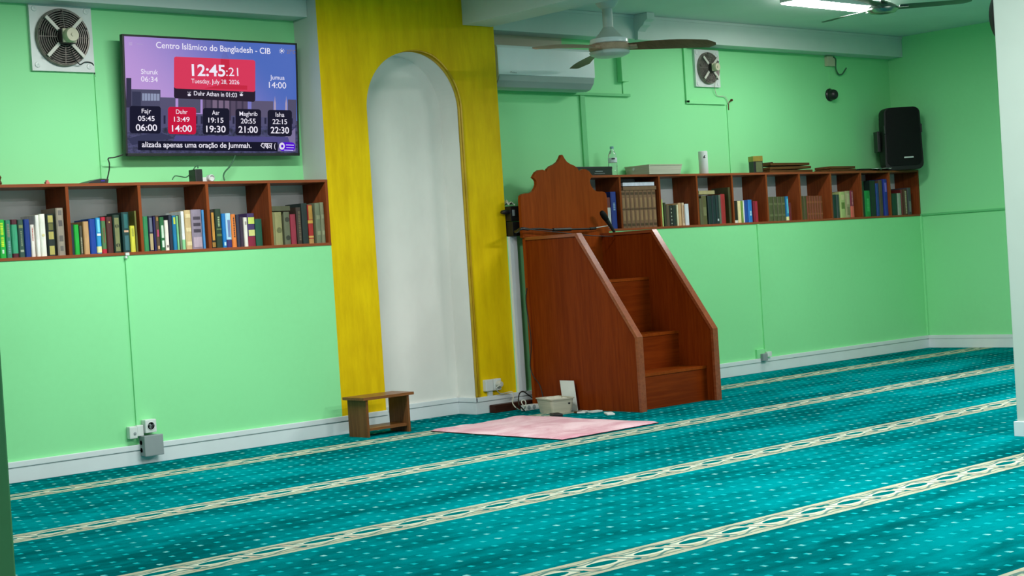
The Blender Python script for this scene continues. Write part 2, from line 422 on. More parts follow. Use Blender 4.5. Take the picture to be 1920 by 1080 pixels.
# column with arched niche
NX0, NX1 = 0.325, 1.036; NC = (NX0 + NX1) / 2; NR = (NX1 - NX0) / 2; SPR = 2.262 - NR; NDEP = 0.17
arch = [(NC + NR * math.cos(a), SPR + NR * math.sin(a)) for a in [PI - PI * i / 40 for i in range(41)]]
def column_front():
    mb = MB(); t = mb.bm
    # front face as strips around the opening
    out = []
    for (x, z) in [(NX0, 0.0)] + arch + [(NX1, 0.0)]:
        out.append((x, z))
    top = CEIL
    vin = [t.verts.new((x, 0, z)) for x, z in out]
    def outer(x, z, i):
        n = len(out)
        if i == 0: return (CX0, 0.0)
        if i == n - 1: return (CX1, 0.0)
        a = math.atan2(z - SPR, x - NC)
        if a > PI * 0.75: return (CX0, SPR + (PI - a) / (PI * 0.25) * (top - SPR))
        if a < PI * 0.25: return (CX1, SPR + a / (PI * 0.25) * (top - SPR))
        return (CX0 + (PI * 0.75 - a) / (PI * 0.5) * (CX1 - CX0), top)
    vo = [t.verts.new((*((lambda p: (p[0], 0, p[1]))(outer(x, z, i))),)) for i, (x, z) in enumerate(out)]
    for i in range(len(out) - 1): t.faces.new((vin[i], vin[i + 1], vo[i + 1], vo[i]))
    # right side of the column
    a = t.verts.new((CX1, 0, 0)); b = t.verts.new((CX1, DW + .3, 0)); c = t.verts.new((CX1, DW + .3, CEIL)); d = t.verts.new((CX1, 0, CEIL)); t.faces.new((a, b, c, d))
    bmesh.ops.recalc_face_normals(t, faces=t.faces[:])
    return mb
cf = column_front()
struct('column_front', cf, M['gold'])
mb = MB(); t = mb.bm
prev = None
for (x, z) in [(NX0, 0.0)] + arch + [(NX1, 0.0)]:
    cur = (t.verts.new((x, 0.0, z)), t.verts.new((x, NDEP, z)))
    if prev: t.faces.new((prev[0], cur[0], cur[1], prev[1]))
    prev = cur
struct('wall_niche_reveal', mb, M['niche'])
mb = MB(); t = mb.bm
vs_ = [t.verts.new((x, NDEP, z)) for x, z in [(NX0 - .02, 0.0), (NX0 - .02, CEIL), (NX1 + .02, CEIL), (NX1 + .02, 0.0)]]
t.faces.new(vs_)
struct('wall_niche_back', mb, M['niche'])
mb = MB(); t = mb.bm
t.faces.new([t.verts.new(p) for p in ((CX0, 0, ZT), (CX0, DW + .3, ZT), (CX0, DW + .3, CEIL), (CX0, 0, CEIL))])
struct('wall_column_return', mb, M['colwhite'])
# gold bead moulding on the arch
path = arch[17:] + [(NX1, SPR - i * (SPR - .11) / 6) for i in range(1, 7)]
prof = [(0.0, -0.002), (0.0, 0.010), (-0.006, 0.016), (-0.012, 0.010), (-0.016, 0.006), (-0.021, 0.013), (-0.028, 0.013), (-0.034, 0.004), (-0.034, -0.002)]
struct('trim_1', MB().sweep(path, prof, 9), M['goldtrim'], smooth=True)

# soffits and beams
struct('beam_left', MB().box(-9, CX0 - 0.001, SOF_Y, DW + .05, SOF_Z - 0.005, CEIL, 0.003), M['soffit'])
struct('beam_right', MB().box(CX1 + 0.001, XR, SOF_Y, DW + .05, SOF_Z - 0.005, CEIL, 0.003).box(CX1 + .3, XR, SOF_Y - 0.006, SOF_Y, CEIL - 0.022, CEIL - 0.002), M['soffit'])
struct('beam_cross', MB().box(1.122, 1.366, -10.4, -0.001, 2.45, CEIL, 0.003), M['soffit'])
# stepped bracket where the soffit is boxed in
bx0, bx1 = PY(1185, 50, SOF_Y).x + 0.02, PY(1206, 60, SOF_Y).x
br = [(SOF_Y, SOF_Z - .012), (SOF_Y - .03, SOF_Z - .012), (SOF_Y - .035, 2.50), (SOF_Y - .06, 2.525), (SOF_Y - .09, 2.54), (SOF_Y - .10, 2.56), (SOF_Y - .13, 2.575), (SOF_Y - .13, CEIL - .002), (SOF_Y, CEIL - .002)]
struct('beam_bracket', MB().prism(br, 'x', bx0, bx0 + 0.075, 0.0), M['soffit'])

# skirting trunking: two-step plastic
def skirting(name, x0, x1):
    mb = MB().box(x0, x1, -0.014, 0.0, 0.0, 0.073, 0.002).box(x0, x1, -0.018, 0.0, 0.0765, 0.105, 0.003).box(x0, x1, -0.009, 0, 0.07, 0.08)
    struct(name, mb, M['base'])
skirting('baseboard_left', -9, CX0 + NX0 + 0.0)
mb = MB().box(NX0, NX1 - .0, NDEP - .014, NDEP, 0, 0.073, .002).box(NX0, NX1, NDEP - .018, NDEP, 0.0765, 0.105, .003).box(NX0, NX1, NDEP - .009, NDEP, .07, .08)
struct('baseboard_niche', mb, M['base'])
mb = MB().box(NX1 - .014, NX1, 0, NDEP, 0, 0.073, .002).box(NX1 - .018, NX1, -.018, NDEP, 0.0765, 0.105, .003).box(NX1 - .009, NX1, 0, NDEP, .07, .08)
struct('baseboard_reveal', mb, M['base'])
skirting('baseboard_right', NX1 - 0.014, XR)
mb = MB().box(XR - .014, XR, -10.4, 0, 0, 0.075, .002).box(XR - .016, XR, -10.4, 0, 0.076, 0.105, .003)
struct('baseboard_side', mb, M['base'])

# painted trunking and cable runs on the walls
def vrun(name, px0, px1, y, wd, dp, m, z0=None, z1=None):
    a, b = PY(*px0, y), PY(*px1, y); x = (a.x + b.x) / 2
    struct(name, MB().box(x - wd / 2, x + wd / 2, y - dp, y + .001, z0 if z0 is not None else min(a.z, b.z), z1 if z1 is not None else max(a.z, b.z), .002), m)
    return x
vrun('trim_2', (234, 485), (258, 790), 0.0, 0.014, 0.009, M['green'], 0.105, ZB)
vrun('trim_3', (1417, 422), (1437, 670), 0.0, 0.020, 0.012, M['green'], 0.105, ZB)
struct('trim_4', MB().box(XR - .020, XR - .001, -.016, 0.0, 0.105, ZB, .002), M['green'])
struct('trim_5', MB().box(1.388, 1.452, -.022, 0.0, 0.105, ZB - .002, .003), M['base'])
struct('trim_6', MB().box(XR - .014, XR, -10.4, 0.0, 1.108, 1.124, .002), M['greenline'])
vrun('trim_7', (1090, 178), (1097, 310), DW, 0.045, 0.014, M['greenline'], ZT, None)
struct('trim_8', MB().box(1.388, 2.85, DW - .022, DW, 2.062, 2.082, .003), M['greenline'])
struct('trim_9', MB().box(2.745, 2.815, DW - .05, DW, 2.165, SOF_Z, .004), M['green'])
struct('trim_10', MB().box(2.79, 2.796, DW - .006, DW, 2.08, 2.166), M['greenline'])
struct('trim_11', MB().box(3.455, 3.49, DW - .016, DW, 2.03, SOF_Z, .003).box(3.455, 3.90, DW - .016, DW, 2.025, 2.052, .003), M['green'])
vrun('trim_12', (1365, 196), (1367, 318), DW, 0.012, 0.008, M['green'], ZT, None)
vrun('trim_13', (181, 140), (187, 335), DW, 0.010, 0.008, M['green'], ZT, None)

# columns near the camera
c = PZ(1902, 818, 0)
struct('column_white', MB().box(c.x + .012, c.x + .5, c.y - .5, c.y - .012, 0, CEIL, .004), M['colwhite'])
struct('baseboard_column', MB().box(c.x, c.x + .512, c.y - .512, c.y, 0, 0.068, .002), M['base'])
struct('column_green', MB().box(-4.60, -4.213, -4.755, -4.40, 0, CEIL, .003), M['green'])

# ------------------------------------------------------------------ wall shelves
def shelf(name, label, x0, x1, xs):
    r = thing(name, label, 'bookshelf', ((x0 + x1) / 2, DW / 2, ZB))
    T = 0.016
    MB().box(x0, x1, -0.004, DW, ZT - T, ZT, .0015).build('top_board', M['shelfx'], r)
    MB().box(x0, x1, -0.004, DW, ZB, ZB + T, .0015).build('bottom_board', M['shelfx'], r)
    MB().box(x0, x1, DW - 0.008, DW, ZB + T, ZT - T).build('back_board', M['back'], r)
    for x in xs: MB().box(x - .009, x + .009, -0.003, DW - .008, ZB + T, ZT - T, .0015).build('divider', M['shelfz'], r)
    for x in (x0 + .009, x1 - .009): MB().box(x - .009, x + .009, -0.003, DW - .008, ZB + T, ZT - T, .0015).build('side_panel', M['shelfz'], r)
    return r
shelf('wall_bookshelf', 'long cherry wood bookshelf set in the wall under the television', -3.30, 0.0, [-2.88, -2.47, -2.06, -1.6445, -1.2295, -0.8135, -0.407])
RD = [2.459, 2.858, 3.257, 3.650, 4.049, 4.455, 4.852, 5.252, 5.650]
shelf('wall_bookshelf', 'long cherry wood bookshelf set in the wall right of the staircase pulpit', 1.93, XR - 0.004, RD)

# ------------------------------------------------------------------ books
YS = 0.012         # plane of the spines
ZS = ZB + 0.016
_bm = {}
def bmat(c, rough=0.5):
    k = (tuple(c), rough)
    if k not in _bm: _bm[k] = mat('book_cloth', S(*c, 1.35), rough, var=0.22, vs_=26, vsc=(1, 1, 0.4))
    return _bm[k]
BOOKS = 0
def book(x0, x1, h, col, label, group, marks=(), dep=0.165, z0=ZS, lean=0.0):
    """marks: (z fraction low, z fraction high, width fraction, colour)"""
    global BOOKS; BOOKS += 1
    x0 += .0006; x1 -= .0006
    wd = x1 - x0; xc = (x0 + x1) / 2
    r = thing('book', label, 'book', (xc, YS + dep / 2, z0), group)
    r.rotation_euler = (0, lean, 0)
    hw = wd / 2; y0 = -dep / 2; y1 = dep / 2; th = min(0.003, wd * 0.2); bulge = min(0.006, wd * .22)
    o = [(-hw, y1), (-hw, y0 + bulge), (-hw * .7, y0 + bulge * .25), (0, y0), (hw * .7, y0 + bulge * .25), (hw, y0 + bulge), (hw, y1), (hw - th, y1), (hw - th, y0 + bulge + th), (-hw + th, y0 + bulge + th), (-hw + th, y1)]
    MB().prism(o, 'z', 0, h).build('cover', bmat(col), r, world=False)
    MB().box(-hw + th, hw - th, y0 + bulge + th, y1 - .004, .003, h - .005).build('pages', M['pages'], r, world=False)
    for (a, b, f, c) in marks:
        q = hw * f; yb = y0 + bulge * .25 * (f if f > .5 else 0)
        pts = [(-q, y0 + bulge * .3 + .002), (-q, y0 + bulge * (.25 if q > hw * .6 else .12) - .0006), (0, y0 - .0008), (q, y0 + bulge * (.25 if q > hw * .6 else .12) - .0006), (q, y0 + bulge * .3 + .002)]
        if f > .85: pts = [(-hw - .0004, y0 + bulge + .006), (-hw - .0004, y0 + bulge - .0004), (-hw * .7, y0 + bulge * .25 - .0007), (0, y0 - .0008), (hw * .7, y0 + bulge * .25 - .0007), (hw + .0004, y0 + bulge - .0004), (hw + .0004, y0 + bulge + .006)]
        mb = MB()
        if f <= .45 and b - a > .12:            # a line of lettering: small separate marks
            z = a
            while z < b - .01:
                l = random.uniform(.018, .05); mb.prism(pts, 'z', h * z, h * min(b, z + l)); z += l + random.uniform(.010, .018)
        elif .5 <= f <= .75 and .08 <= b - a <= .24 and ('emblem' in label or 'medallion' in label):   # round emblem
            q2 = min(q, h * (b - a) / 2); yc = y0 + bulge * .12 - .0012
            mb.prism([(q2 * math.cos(2 * PI * i / 20), h * (a + b) / 2 + q2 * math.sin(2 * PI * i / 20)) for i in range(20)], 'y', yc, yc + .003)
        else: mb.prism(pts, 'z', h * a, h * b)
        mb.build('spine_label', bmat(c, .45), r, world=False)
    return r
def flat_book(x0, x1, z0, th, col, label, group, edge=None, dep=0.17):
    global BOOKS; BOOKS += 1
    r = thing('book', label, 'book', ((x0 + x1) / 2, YS + dep / 2, z0), group)
    hw = (x1 - x0) / 2
    mb = MB().box(-hw, hw, -dep / 2, dep / 2, 0, .003, .001).box(-hw, hw, -dep / 2, dep / 2, th - .003, th, .001)
    if edge is None: mb.box(-hw, hw, -dep / 2 - .002, -dep / 2 + .004, 0, th, .0015)
    mb.build('cover', bmat(col), r, world=False)
    MB().box(-hw + .003, hw - .003, -dep / 2 + (.004 if edge is None else .0015), dep / 2 - .004, .003, th - .003).build('pages', M['pages'] if edge is None else bmat(edge, .8), r, world=False)
    return r
ZA = lambda x, y: (x / 6, 320 + y / 6)
ZBm = lambda x, y: (300 + x / 5.647, 320 + y / 5.647)
ZC = lambda x, y: (1130 + x / 6.1935, 320 + y / 6.1935)
ZD = lambda x, y: (1420 + x / 6, 300 + y / 6)
def row(cv, specs, where, group):
    """specs: (x left at the foot, x right at the foot, foot y, top x, top y, colour, words, marks)"""
    for i, s in enumerate(specs):
        xa, xb, yb, ty, col, words = s[:6]; marks = s[6] if len(s) > 6 else ()
        a = PY(*cv(xa, yb), YS); b = PY(*cv(xb, yb), YS)
        # top: follow the vertical lean of the picture when reading the height
        tx = xa - (yb - ty) * 0.062
        h = PY(*cv(tx, ty), YS).z - ZS
        book(a.x, b.x, h, col, f'{words} {where}', group, marks)
GR = (195, 195, 190)
WL = ['in the leftmost bay of the left shelf', 'in the second bay of the left shelf', 'in the third bay of the left shelf', 'in the fourth bay of the left shelf', 'in the last bay of the left shelf']
GL = ['books in the leftmost bay of the left shelf', 'books in the second bay of the left shelf', 'books in the third bay of the left shelf', 'books in the fourth bay of the left shelf', 'books in the last bay of the left shelf']
row(ZA, [
    (5, 80, 985, 553, (15, 165, 55), 'bright green book with yellow lettering', ((.12, .22, .3, (190, 215, 190)), (.3, .55, .42, (190, 225, 40)), (.6, .93, .42, (190, 225, 40)))),
    (84, 146, 982, 558, (45, 120, 95), 'teal green book with faded grey lettering', ((.12, .45, .4, (110, 150, 150)), (.55, .9, .45, (130, 130, 110)))),
    (150, 220, 980, 550, (50, 150, 110), 'green book with maroon top and foot', ((0, .11, 1, (75, 20, 35)), (.87, 1, 1, (75, 20, 35)))),
    (224, 290, 977, 553, (45, 75, 65), 'dark slate green book with pale lettering', ((.14, .2, .6, (150, 160, 140)), (.3, .7, .25, (120, 135, 110)), (.78, .86, .7, (120, 130, 80)))),
    (294, 359, 974, 547, (0, 45, 125), 'plain royal blue book'),
    (362, 408, 972, 607, (220, 212, 205), 'short white book with small red lettering', ((.5, .9, .25, (185, 80, 70)),)),
    (424, 468, 970, 500, (225, 222, 215), 'slim tall white book'),
    (472, 538, 966, 488, (228, 225, 210), 'white book with a pale gold emblem', ((.4, .6, .5, (215, 205, 150)),)),
    (548, 640, 962, 490, (20, 32, 28), 'black book with mustard label panels', ((.03, .24, .62, (170, 160, 85)), (.40, .58, .62, (170, 160, 85)), (.62, .78, .55, (95, 95, 45)), (.8, .97, .62, (170, 160, 85)))),
    (662, 748, 957, 420, (140, 130, 116), 'tall grey book, the tallest of its row', ((.1, .2, .4, (100, 95, 90)), (.3, .42, .5, (95, 90, 85)), (.62, .74, .5, (85, 80, 80)), (.85, .95, .45, (100, 95, 90)))),
], WL[0], GL[0])
row(ZA, [
    (814, 850, 950, 605, (22, 32, 45), 'thin navy black book'),
    (852, 910, 948, 607, (15, 160, 50), 'bright green plain book'),
    (912, 944, 945, 620, (70, 68, 55), 'thin brown book with speckled spine', ((.05, .6, .4, (160, 155, 130)),)),
    (958, 1022, 942, 572, (185, 145, 98), 'tan book with a plain spine'),
    (1026, 1099, 938, 545, (0, 55, 145), 'wide royal blue book'),
    (1102, 1156, 934, 530, (40, 140, 195), 'sky blue book with a cream foot', ((.03, .2, .95, (225, 225, 160)), (.5, .56, .8, (230, 235, 235)), (.6, .95, .5, (110, 200, 230)))),
    (1160, 1212, 930, 522, (75, 115, 70), 'olive green book with red top and foot', ((0, .12, 1, (175, 20, 50)), (.9, 1, 1, (175, 20, 50)), (.3, .7, .3, (130, 70, 50)))),
    (1216, 1288, 924, 520, (72, 28, 24), 'maroon brown book with one tiny gold mark', ((.83, .87, .2, (190, 160, 90)),)),
    (1296, 1374, 920, 497, (25, 48, 36), 'dark green book with a khaki medallion panel', ((.04, .92, .66, (115, 118, 75)), (.12, .28, .55, (40, 45, 35)), (.62, .78, .55, (45, 50, 35)))),
    (1396, 1478, 914, 468, (14, 55, 55), 'dark teal book with a bluish spine panel', ((.05, .42, .55, (50, 95, 100)), (.5, .55, .6, (200, 160, 130)), (.6, .95, .5, (30, 95, 95)))),
    (1482, 1537, 911, 620, (200, 195, 60), 'short yellow book', ((.6, .9, .4, (160, 160, 60)),)),
    (1539, 1562, 908, 452, (95, 95, 40), 'thin tall olive book'),
], WL[1], GL[1])
row(ZA, [
    (1630, 1688, 900, 515, (40, 125, 75), 'plain mid green book'),
    (1690, 1742, 898, 512, (30, 32, 55), 'dark book with a tan lower spine', ((.03, .5, .7, (170, 150, 110)), (.55, .95, .6, (95, 100, 120)))),
    (1744, 1770, 897, 515, (25, 20, 75), 'thin indigo book'),
    (1771, 1812, 896, 505, (75, 55, 40), 'brown book with gold and pink spots', ((.05, .14, .5, (190, 150, 110)), (.4, .6, .6, (165, 60, 90)), (.85, .95, .5, (150, 110, 50)))),
    (1818, 1869, 895, 522, (25, 95, 50), 'green book with white lettering', ((.1, .3, .5, (200, 215, 200)), (.38, .75, .5, (190, 210, 190)))),
    (1872, 1914, 893, 558, (225, 215, 205), 'slim white book with a small grey mark', ((.1, .18, .5, (120, 105, 100)),)),
], WL[2], GL[2])
row(ZBm, [
    (112, 150, 840, 468, (30, 34, 52), 'dark navy book with a rubbed spine'),
    (152, 192, 838, 476, (10, 110, 155), 'teal blue book with yellow top', ((.75, .95, .5, (190, 200, 60)),)),
    (194, 214, 837, 480, (120, 185, 130), 'thin pale green book'),
    (222, 244, 836, 470, (105, 115, 95), 'thin grey green book'),
    (246, 279, 835, 430, (215, 222, 232), 'white book with a mint green foot', ((0, .26, 1, (130, 195, 140)),)),
    (287, 352, 833, 418, (190, 165, 120), 'tan book with a wavy wrinkled spine', ((.1, .2, .8, (215, 195, 150)), (.45, .55, .8, (215, 195, 150)), (.8, .9, .8, (215, 195, 150)))),
    (355, 464, 830, 412, (130, 118, 135), 'wide book in silvery patterned plastic wrap', ((.05, .3, .8, (170, 150, 165)), (.42, .5, .7, (60, 50, 65)), (.58, .66, .7, (60, 50, 65)), (.74, .82, .7, (65, 55, 70)))),
    (467, 492, 827, 415, (65, 130, 185), 'thin light blue book'),
], WL[2], GL[2])
row(ZBm, [
    (552, 604, 815, 412, (28, 22, 14), 'black book with an ornate gold spine', ((.03, .15, .7, (150, 110, 45)), (.2, .92, .5, (185, 130, 50)), (.3, .8, .22, (40, 28, 15)))),
    (608, 672, 813, 405, (30, 52, 34), 'dark green book with pale spine script', ((.55, .8, .3, (150, 170, 130)), (.3, .36, .8, (80, 100, 60)), (.46, .5, .8, (80, 100, 60)))),
    (676, 715, 812, 455, (15, 110, 180), 'bright blue book', ((.06, .16, .5, (180, 215, 235)),)),
    (718, 772, 811, 450, (165, 205, 225), 'pale blue book with an indigo foot', ((0, .23, 1, (55, 40, 100)), (.3, .8, .5, (105, 120, 165)))),
    (776, 823, 810, 462, (215, 120, 50), 'orange book with black lettering', ((.3, .92, .3, (70, 50, 40)),)),
    (826, 860, 809, 465, (42, 45, 65), 'slate blue book'),
    (862, 900, 807, 490, (50, 35, 55), 'dark plum book'),
    (906, 943, 806, 495, (220, 215, 205), 'slim white paperback', ((.75, .86, .5, (150, 140, 135)),)),
    (946, 1022, 802, 452, (62, 45, 92), 'indigo book with yellow panels, maroon foot', ((0, .3, 1, (125, 20, 50)), (.32, .5, .85, (195, 195, 120)), (.36, .46, .45, (70, 80, 130)), (.68, .88, .85, (190, 205, 95)))),
    (1028, 1098, 797, 510, (12, 75, 55), 'plain bottle green book'),
], WL[3], GL[3])
row(ZBm, [
    (1208, 1234, 790, 440, (120, 120, 80), 'thin olive book against the divider'),
    (1237, 1312, 786, 440, (135, 132, 88), 'khaki book with a round spine emblem', ((.35, .55, .7, (95, 95, 60)),)),
    (1332, 1396, 781, 437, (88, 92, 70), 'grey olive book with two dark emblems', ((.12, .3, .7, (45, 48, 35)), (.65, .88, .7, (50, 52, 40)))),
    (1402, 1458, 778, 462, (135, 35, 55), 'dusty crimson book'),
    (1466, 1518, 775, 388, (50, 38, 30), 'dark brown book with a mottled spine', ((.1, .9, .4, (95, 85, 65)),)),
    (1524, 1586, 770, 345, (20, 36, 34), 'tall blackish green book'),
    (1590, 1640, 766, 362, (150, 28, 25), 'red book with a gold top and foot', ((0, .12, 1, (165, 125, 70)), (.15, .2, 1, (190, 150, 80)), (.52, .6, 1, (185, 145, 60)), (.62, .98, .8, (165, 120, 45)))),
    (1668, 1720, 760, 345, (100, 108, 82), 'tall grey olive book, left of a pair', ((.2, .3, .7, (125, 130, 100)), (.6, .7, .7, (125, 130, 100)))),
    (1722, 1762, 757, 335, (112, 115, 88), 'tall grey olive book, right of a pair', ((.2, .3, .7, (130, 135, 105)), (.6, .7, .7, (130, 135, 105)))),
], WL[4], GL[4])
a = PY(*ZBm(1215, 440), YS); b = PY(*ZBm(1395, 437), YS)
flat_book(a.x - .02, b.x - .012, a.z + .006, 0.028, (72, 74, 52), 'olive book lying flat on upright books ' + WL[4], GL[4])
WR = ['beside the pulpit board on the right shelf', 'in the right shelf bay with the brown set', 'on the right shelf below the white cylinder', 'on the right shelf, bay with the red book', 'on the right shelf below the gold tin', 'on the right shelf below the large stands',
      'on the right shelf below the stand gap', 'on the right shelf below the small stand', 'on the right shelf below the papers', 'in the last bay of the right shelf']
GRP = ['books beside the pulpit board', 'matching brown volumes', 'books below the white roll', 'books in the bay with the red book', 'books below the gold tin', 'books below the large wooden stands', 'books in the seventh bay of the right shelf', 'books below the small wooden stand', 'books below the papers', 'books in the last bay of the right shelf']
row(ZC, [
    (30, 62, 672, 255, (25, 30, 65), 'tall dark navy book'),
    (64, 112, 670, 312, (95, 35, 38), 'maroon book with a white lower spine', ((.05, .68, .8, (175, 180, 180)),)),
    (118, 182, 664, 245, (20, 45, 125), 'royal blue book with a small pale tag', ((.5, .7, .35, (130, 160, 190)),)),
], WR[0], GRP[0])
ordn = ['first', 'second', 'third', 'fourth', 'fifth', 'sixth', 'seventh', 'eighth']
e0, e1 = 238, 643
for k in range(8):
    xa = e0 + (e1 - e0) * k / 8; xb = e0 + (e1 - e0) * (k + 1) / 8; yb = 664 - 20 * k / 8
    a = PY(*ZC(xa, yb), YS); b = PY(*ZC(xb, yb), YS)
    book(a.x, b.x, 0.2605, (112, 82, 58), f'{ordn[k]} from the left of eight matching tooled brown volumes', GRP[1],
         ((.05, .12, .7, (70, 48, 32)), (.2, .46, .5, (138, 106, 76)), (.54, .8, .5, (138, 106, 76)), (.88, .95, .7, (70, 48, 32)), (.485, .515, .9, (75, 50, 32))))
a = PY(*ZC(225, 245), YS); b = PY(*ZC(622, 240), YS)
zt = ZS + .2615
flat_book(a.x + .01, b.x, zt, 0.026, (105, 78, 56), 'brown volume lying flat on the row of eight matching brown volumes', GRP[1])
flat_book(a.x + .01, b.x - .012, zt + .0265, 0.030, (25, 25, 35), 'book with white page edges lying on top of the flat brown volume', GRP[1], edge=(190, 195, 210))
row(ZC, [
    (690, 718, 648, 335, (165, 190, 110), 'thin lime green book against the divider'),
    (726, 750, 646, 372, (55, 58, 38), 'thin dark olive book'),
    (753, 790, 645, 400, (85, 72, 55), 'grey brown book'),
    (792, 826, 643, 410, (35, 38, 32), 'blackish book with a line of white dots', tuple((.1 + .18 * i, .15 + .18 * i, .3, (170, 175, 160)) for i in range(5))),
    (828, 868, 641, 400, (30, 42, 36), 'dark green book with dull spine'),
    (874, 890, 640, 395, (215, 210, 175), 'thin cream booklet'),
    (892, 928, 638, 375, (190, 155, 115), 'tan book'),
    (936, 962, 636, 372, (205, 180, 150), 'cream book with brown edges', ((.1, .9, .4, (150, 95, 70)),)),
    (972, 1016, 630, 385, (200, 205, 215), 'white book at the right end'),
], WR[2], GRP[2])
row(ZC, [
    (1140, 1166, 622, 322, (90, 88, 60), 'thin khaki book against the divider'),
    (1168, 1226, 620, 290, (85, 82, 48), 'khaki book with a mottled spine', ((.3, .6, .6, (110, 108, 75)),)),
    (1240, 1284, 617, 290, (20, 40, 42), 'dark teal book, left one of three'),
    (1286, 1330, 616, 288, (20, 38, 44), 'dark teal book, middle one of three'),
    (1332, 1364, 615, 286, (24, 44, 46), 'dark teal book, right one of three', ((.1, .18, .5, (180, 190, 190)),)),
    (1366, 1389, 613, 280, (85, 98, 85), 'thin grey green book'),
    (1391, 1442, 611, 272, (145, 32, 38), 'red book'),
    (1484, 1512, 606, 192, (62, 62, 30), 'very tall thin olive book'),
], WR[3], GRP[3])
a = PY(*ZC(1128, 290), YS); b = PY(*ZC(1300, 285), YS)
flat_book(a.x - .012, b.x, a.z + .008, 0.027, (150, 140, 100), 'cream patterned book lying flat on books ' + WR[3], GRP[3])
row(ZC, [
    (1536, 1582, 602, 352, (28, 18, 18), 'black book with a white foot', ((0, .12, 1, (205, 205, 200)),)),
    (1584, 1622, 600, 352, (215, 200, 150), 'cream book'),
    (1624, 1641, 599, 352, (110, 145, 55), 'thin moss green book'),
    (1643, 1656, 599, 345, (215, 220, 215), 'thin white booklet'),
    (1660, 1702, 597, 342, (25, 65, 145), 'deep blue book'),
    (1704, 1750, 595, 338, (30, 110, 185), 'azure book with a white curl', ((.3, .5, .4, (180, 215, 235)),)),
    (1762, 1786, 592, 355, (120, 15, 40), 'thin dark crimson book'),
    (1788, 1816, 590, 355, (150, 20, 50), 'crimson book'),
], WR[4], GRP[4])
row(ZD, [(150 + 45 * i if i else 140, 193 + 45 * i, 680 - 1.5 * i, 415 - i, (72, 74, 46), f'{ordn[i]} from left of four olive volumes', ((.2, .28, .8, (95, 96, 66)), (.66, .74, .8, (95, 96, 66)))) for i in range(4)] + [
    (338, 366, 673, 408, (30, 115, 165), 'bright blue book with a cream foot', ((.01, .16, 1, (215, 215, 150)), (.3, .9, .5, (90, 180, 200)))),
    (370, 394, 671, 480, (95, 20, 35), 'short maroon book'),
], WR[5], GRP[5])
row(ZD, [(503, 536, 668, 405, (68, 62, 34), 'left one of two olive volumes'), (538, 570, 667, 405, (72, 64, 35), 'right one of two olive volumes')] +
    [(573 + 29 * i, 601 + 29 * i, 666 - 1.6 * i, 403, (108, 48, 26), f'{ordn[i]} from left of six russet volumes', ((.2, .26, .8, (135, 75, 45)), (.7, .76, .8, (135, 75, 45)))) for i in range(6)], WR[6], GRP[6])
row(ZD, [
    (862, 904, 652, 390, (18, 42, 40), 'dark teal black book'),
    (906, 938, 650, 388, (45, 60, 58), 'slate grey book'),
    (944, 1004, 647, 362, (150, 165, 105), 'pale green book with a leaf pattern', ((.35, .6, .6, (90, 110, 50)), (.7, .9, .5, (180, 175, 130)))),
    (1006, 1060, 644, 348, (140, 135, 100), 'beige patterned book', ((.1, .4, .5, (110, 105, 75)), (.5, .9, .5, (165, 160, 125)))),
    (1062, 1100, 640, 345, (110, 25, 55), 'maroon book with a salmon foot', ((0, .42, 1, (185, 85, 75)), (.45, .95, .25, (190, 120, 130)))),
], WR[7], GRP[7])
row(ZD, [
    (1196, 1222, 632, 240, (15, 40, 24), 'tall blackish green book'),
    (1224, 1286, 630, 345, (20, 120, 55), 'bright green book', ((.2, .7, .4, (60, 160, 90)),)),
    (1288, 1350, 628, 232, (12, 32, 26), 'wide tall black green book'),
    (1354, 1386, 624, 262, (25, 52, 120), 'narrow plain blue book'),
    (1390, 1428, 622, 228, (70, 58, 48), 'brown grey book'),
    (1440, 1484, 617, 215, (30, 45, 135), 'blue book with a violet title', ((.65, .9, .5, (110, 90, 180)),)),
    (1486, 1500, 616, 300, (175, 180, 125), 'thin pale yellow green booklet'),
], WR[8], GRP[8])
row(ZD, [
    (1528, 1588, 614, 378, (18, 52, 42), 'dark green book'),
    (1591, 1630, 611, 374, (135, 150, 135), 'pale grey green book'),
    (1633, 1656, 609, 335, (85, 20, 22), 'thin dark red book'),
    (1659, 1702, 607, 330, (75, 45, 35), 'brown book with a white floral spine', ((.05, .95, .4, (165, 150, 125)),)),
    (1704, 1746, 604, 312, (62, 62, 68), 'grey speckled book', ((.1, .5, .5, (110, 105, 110)),)),
], WR[9], GRP[9])

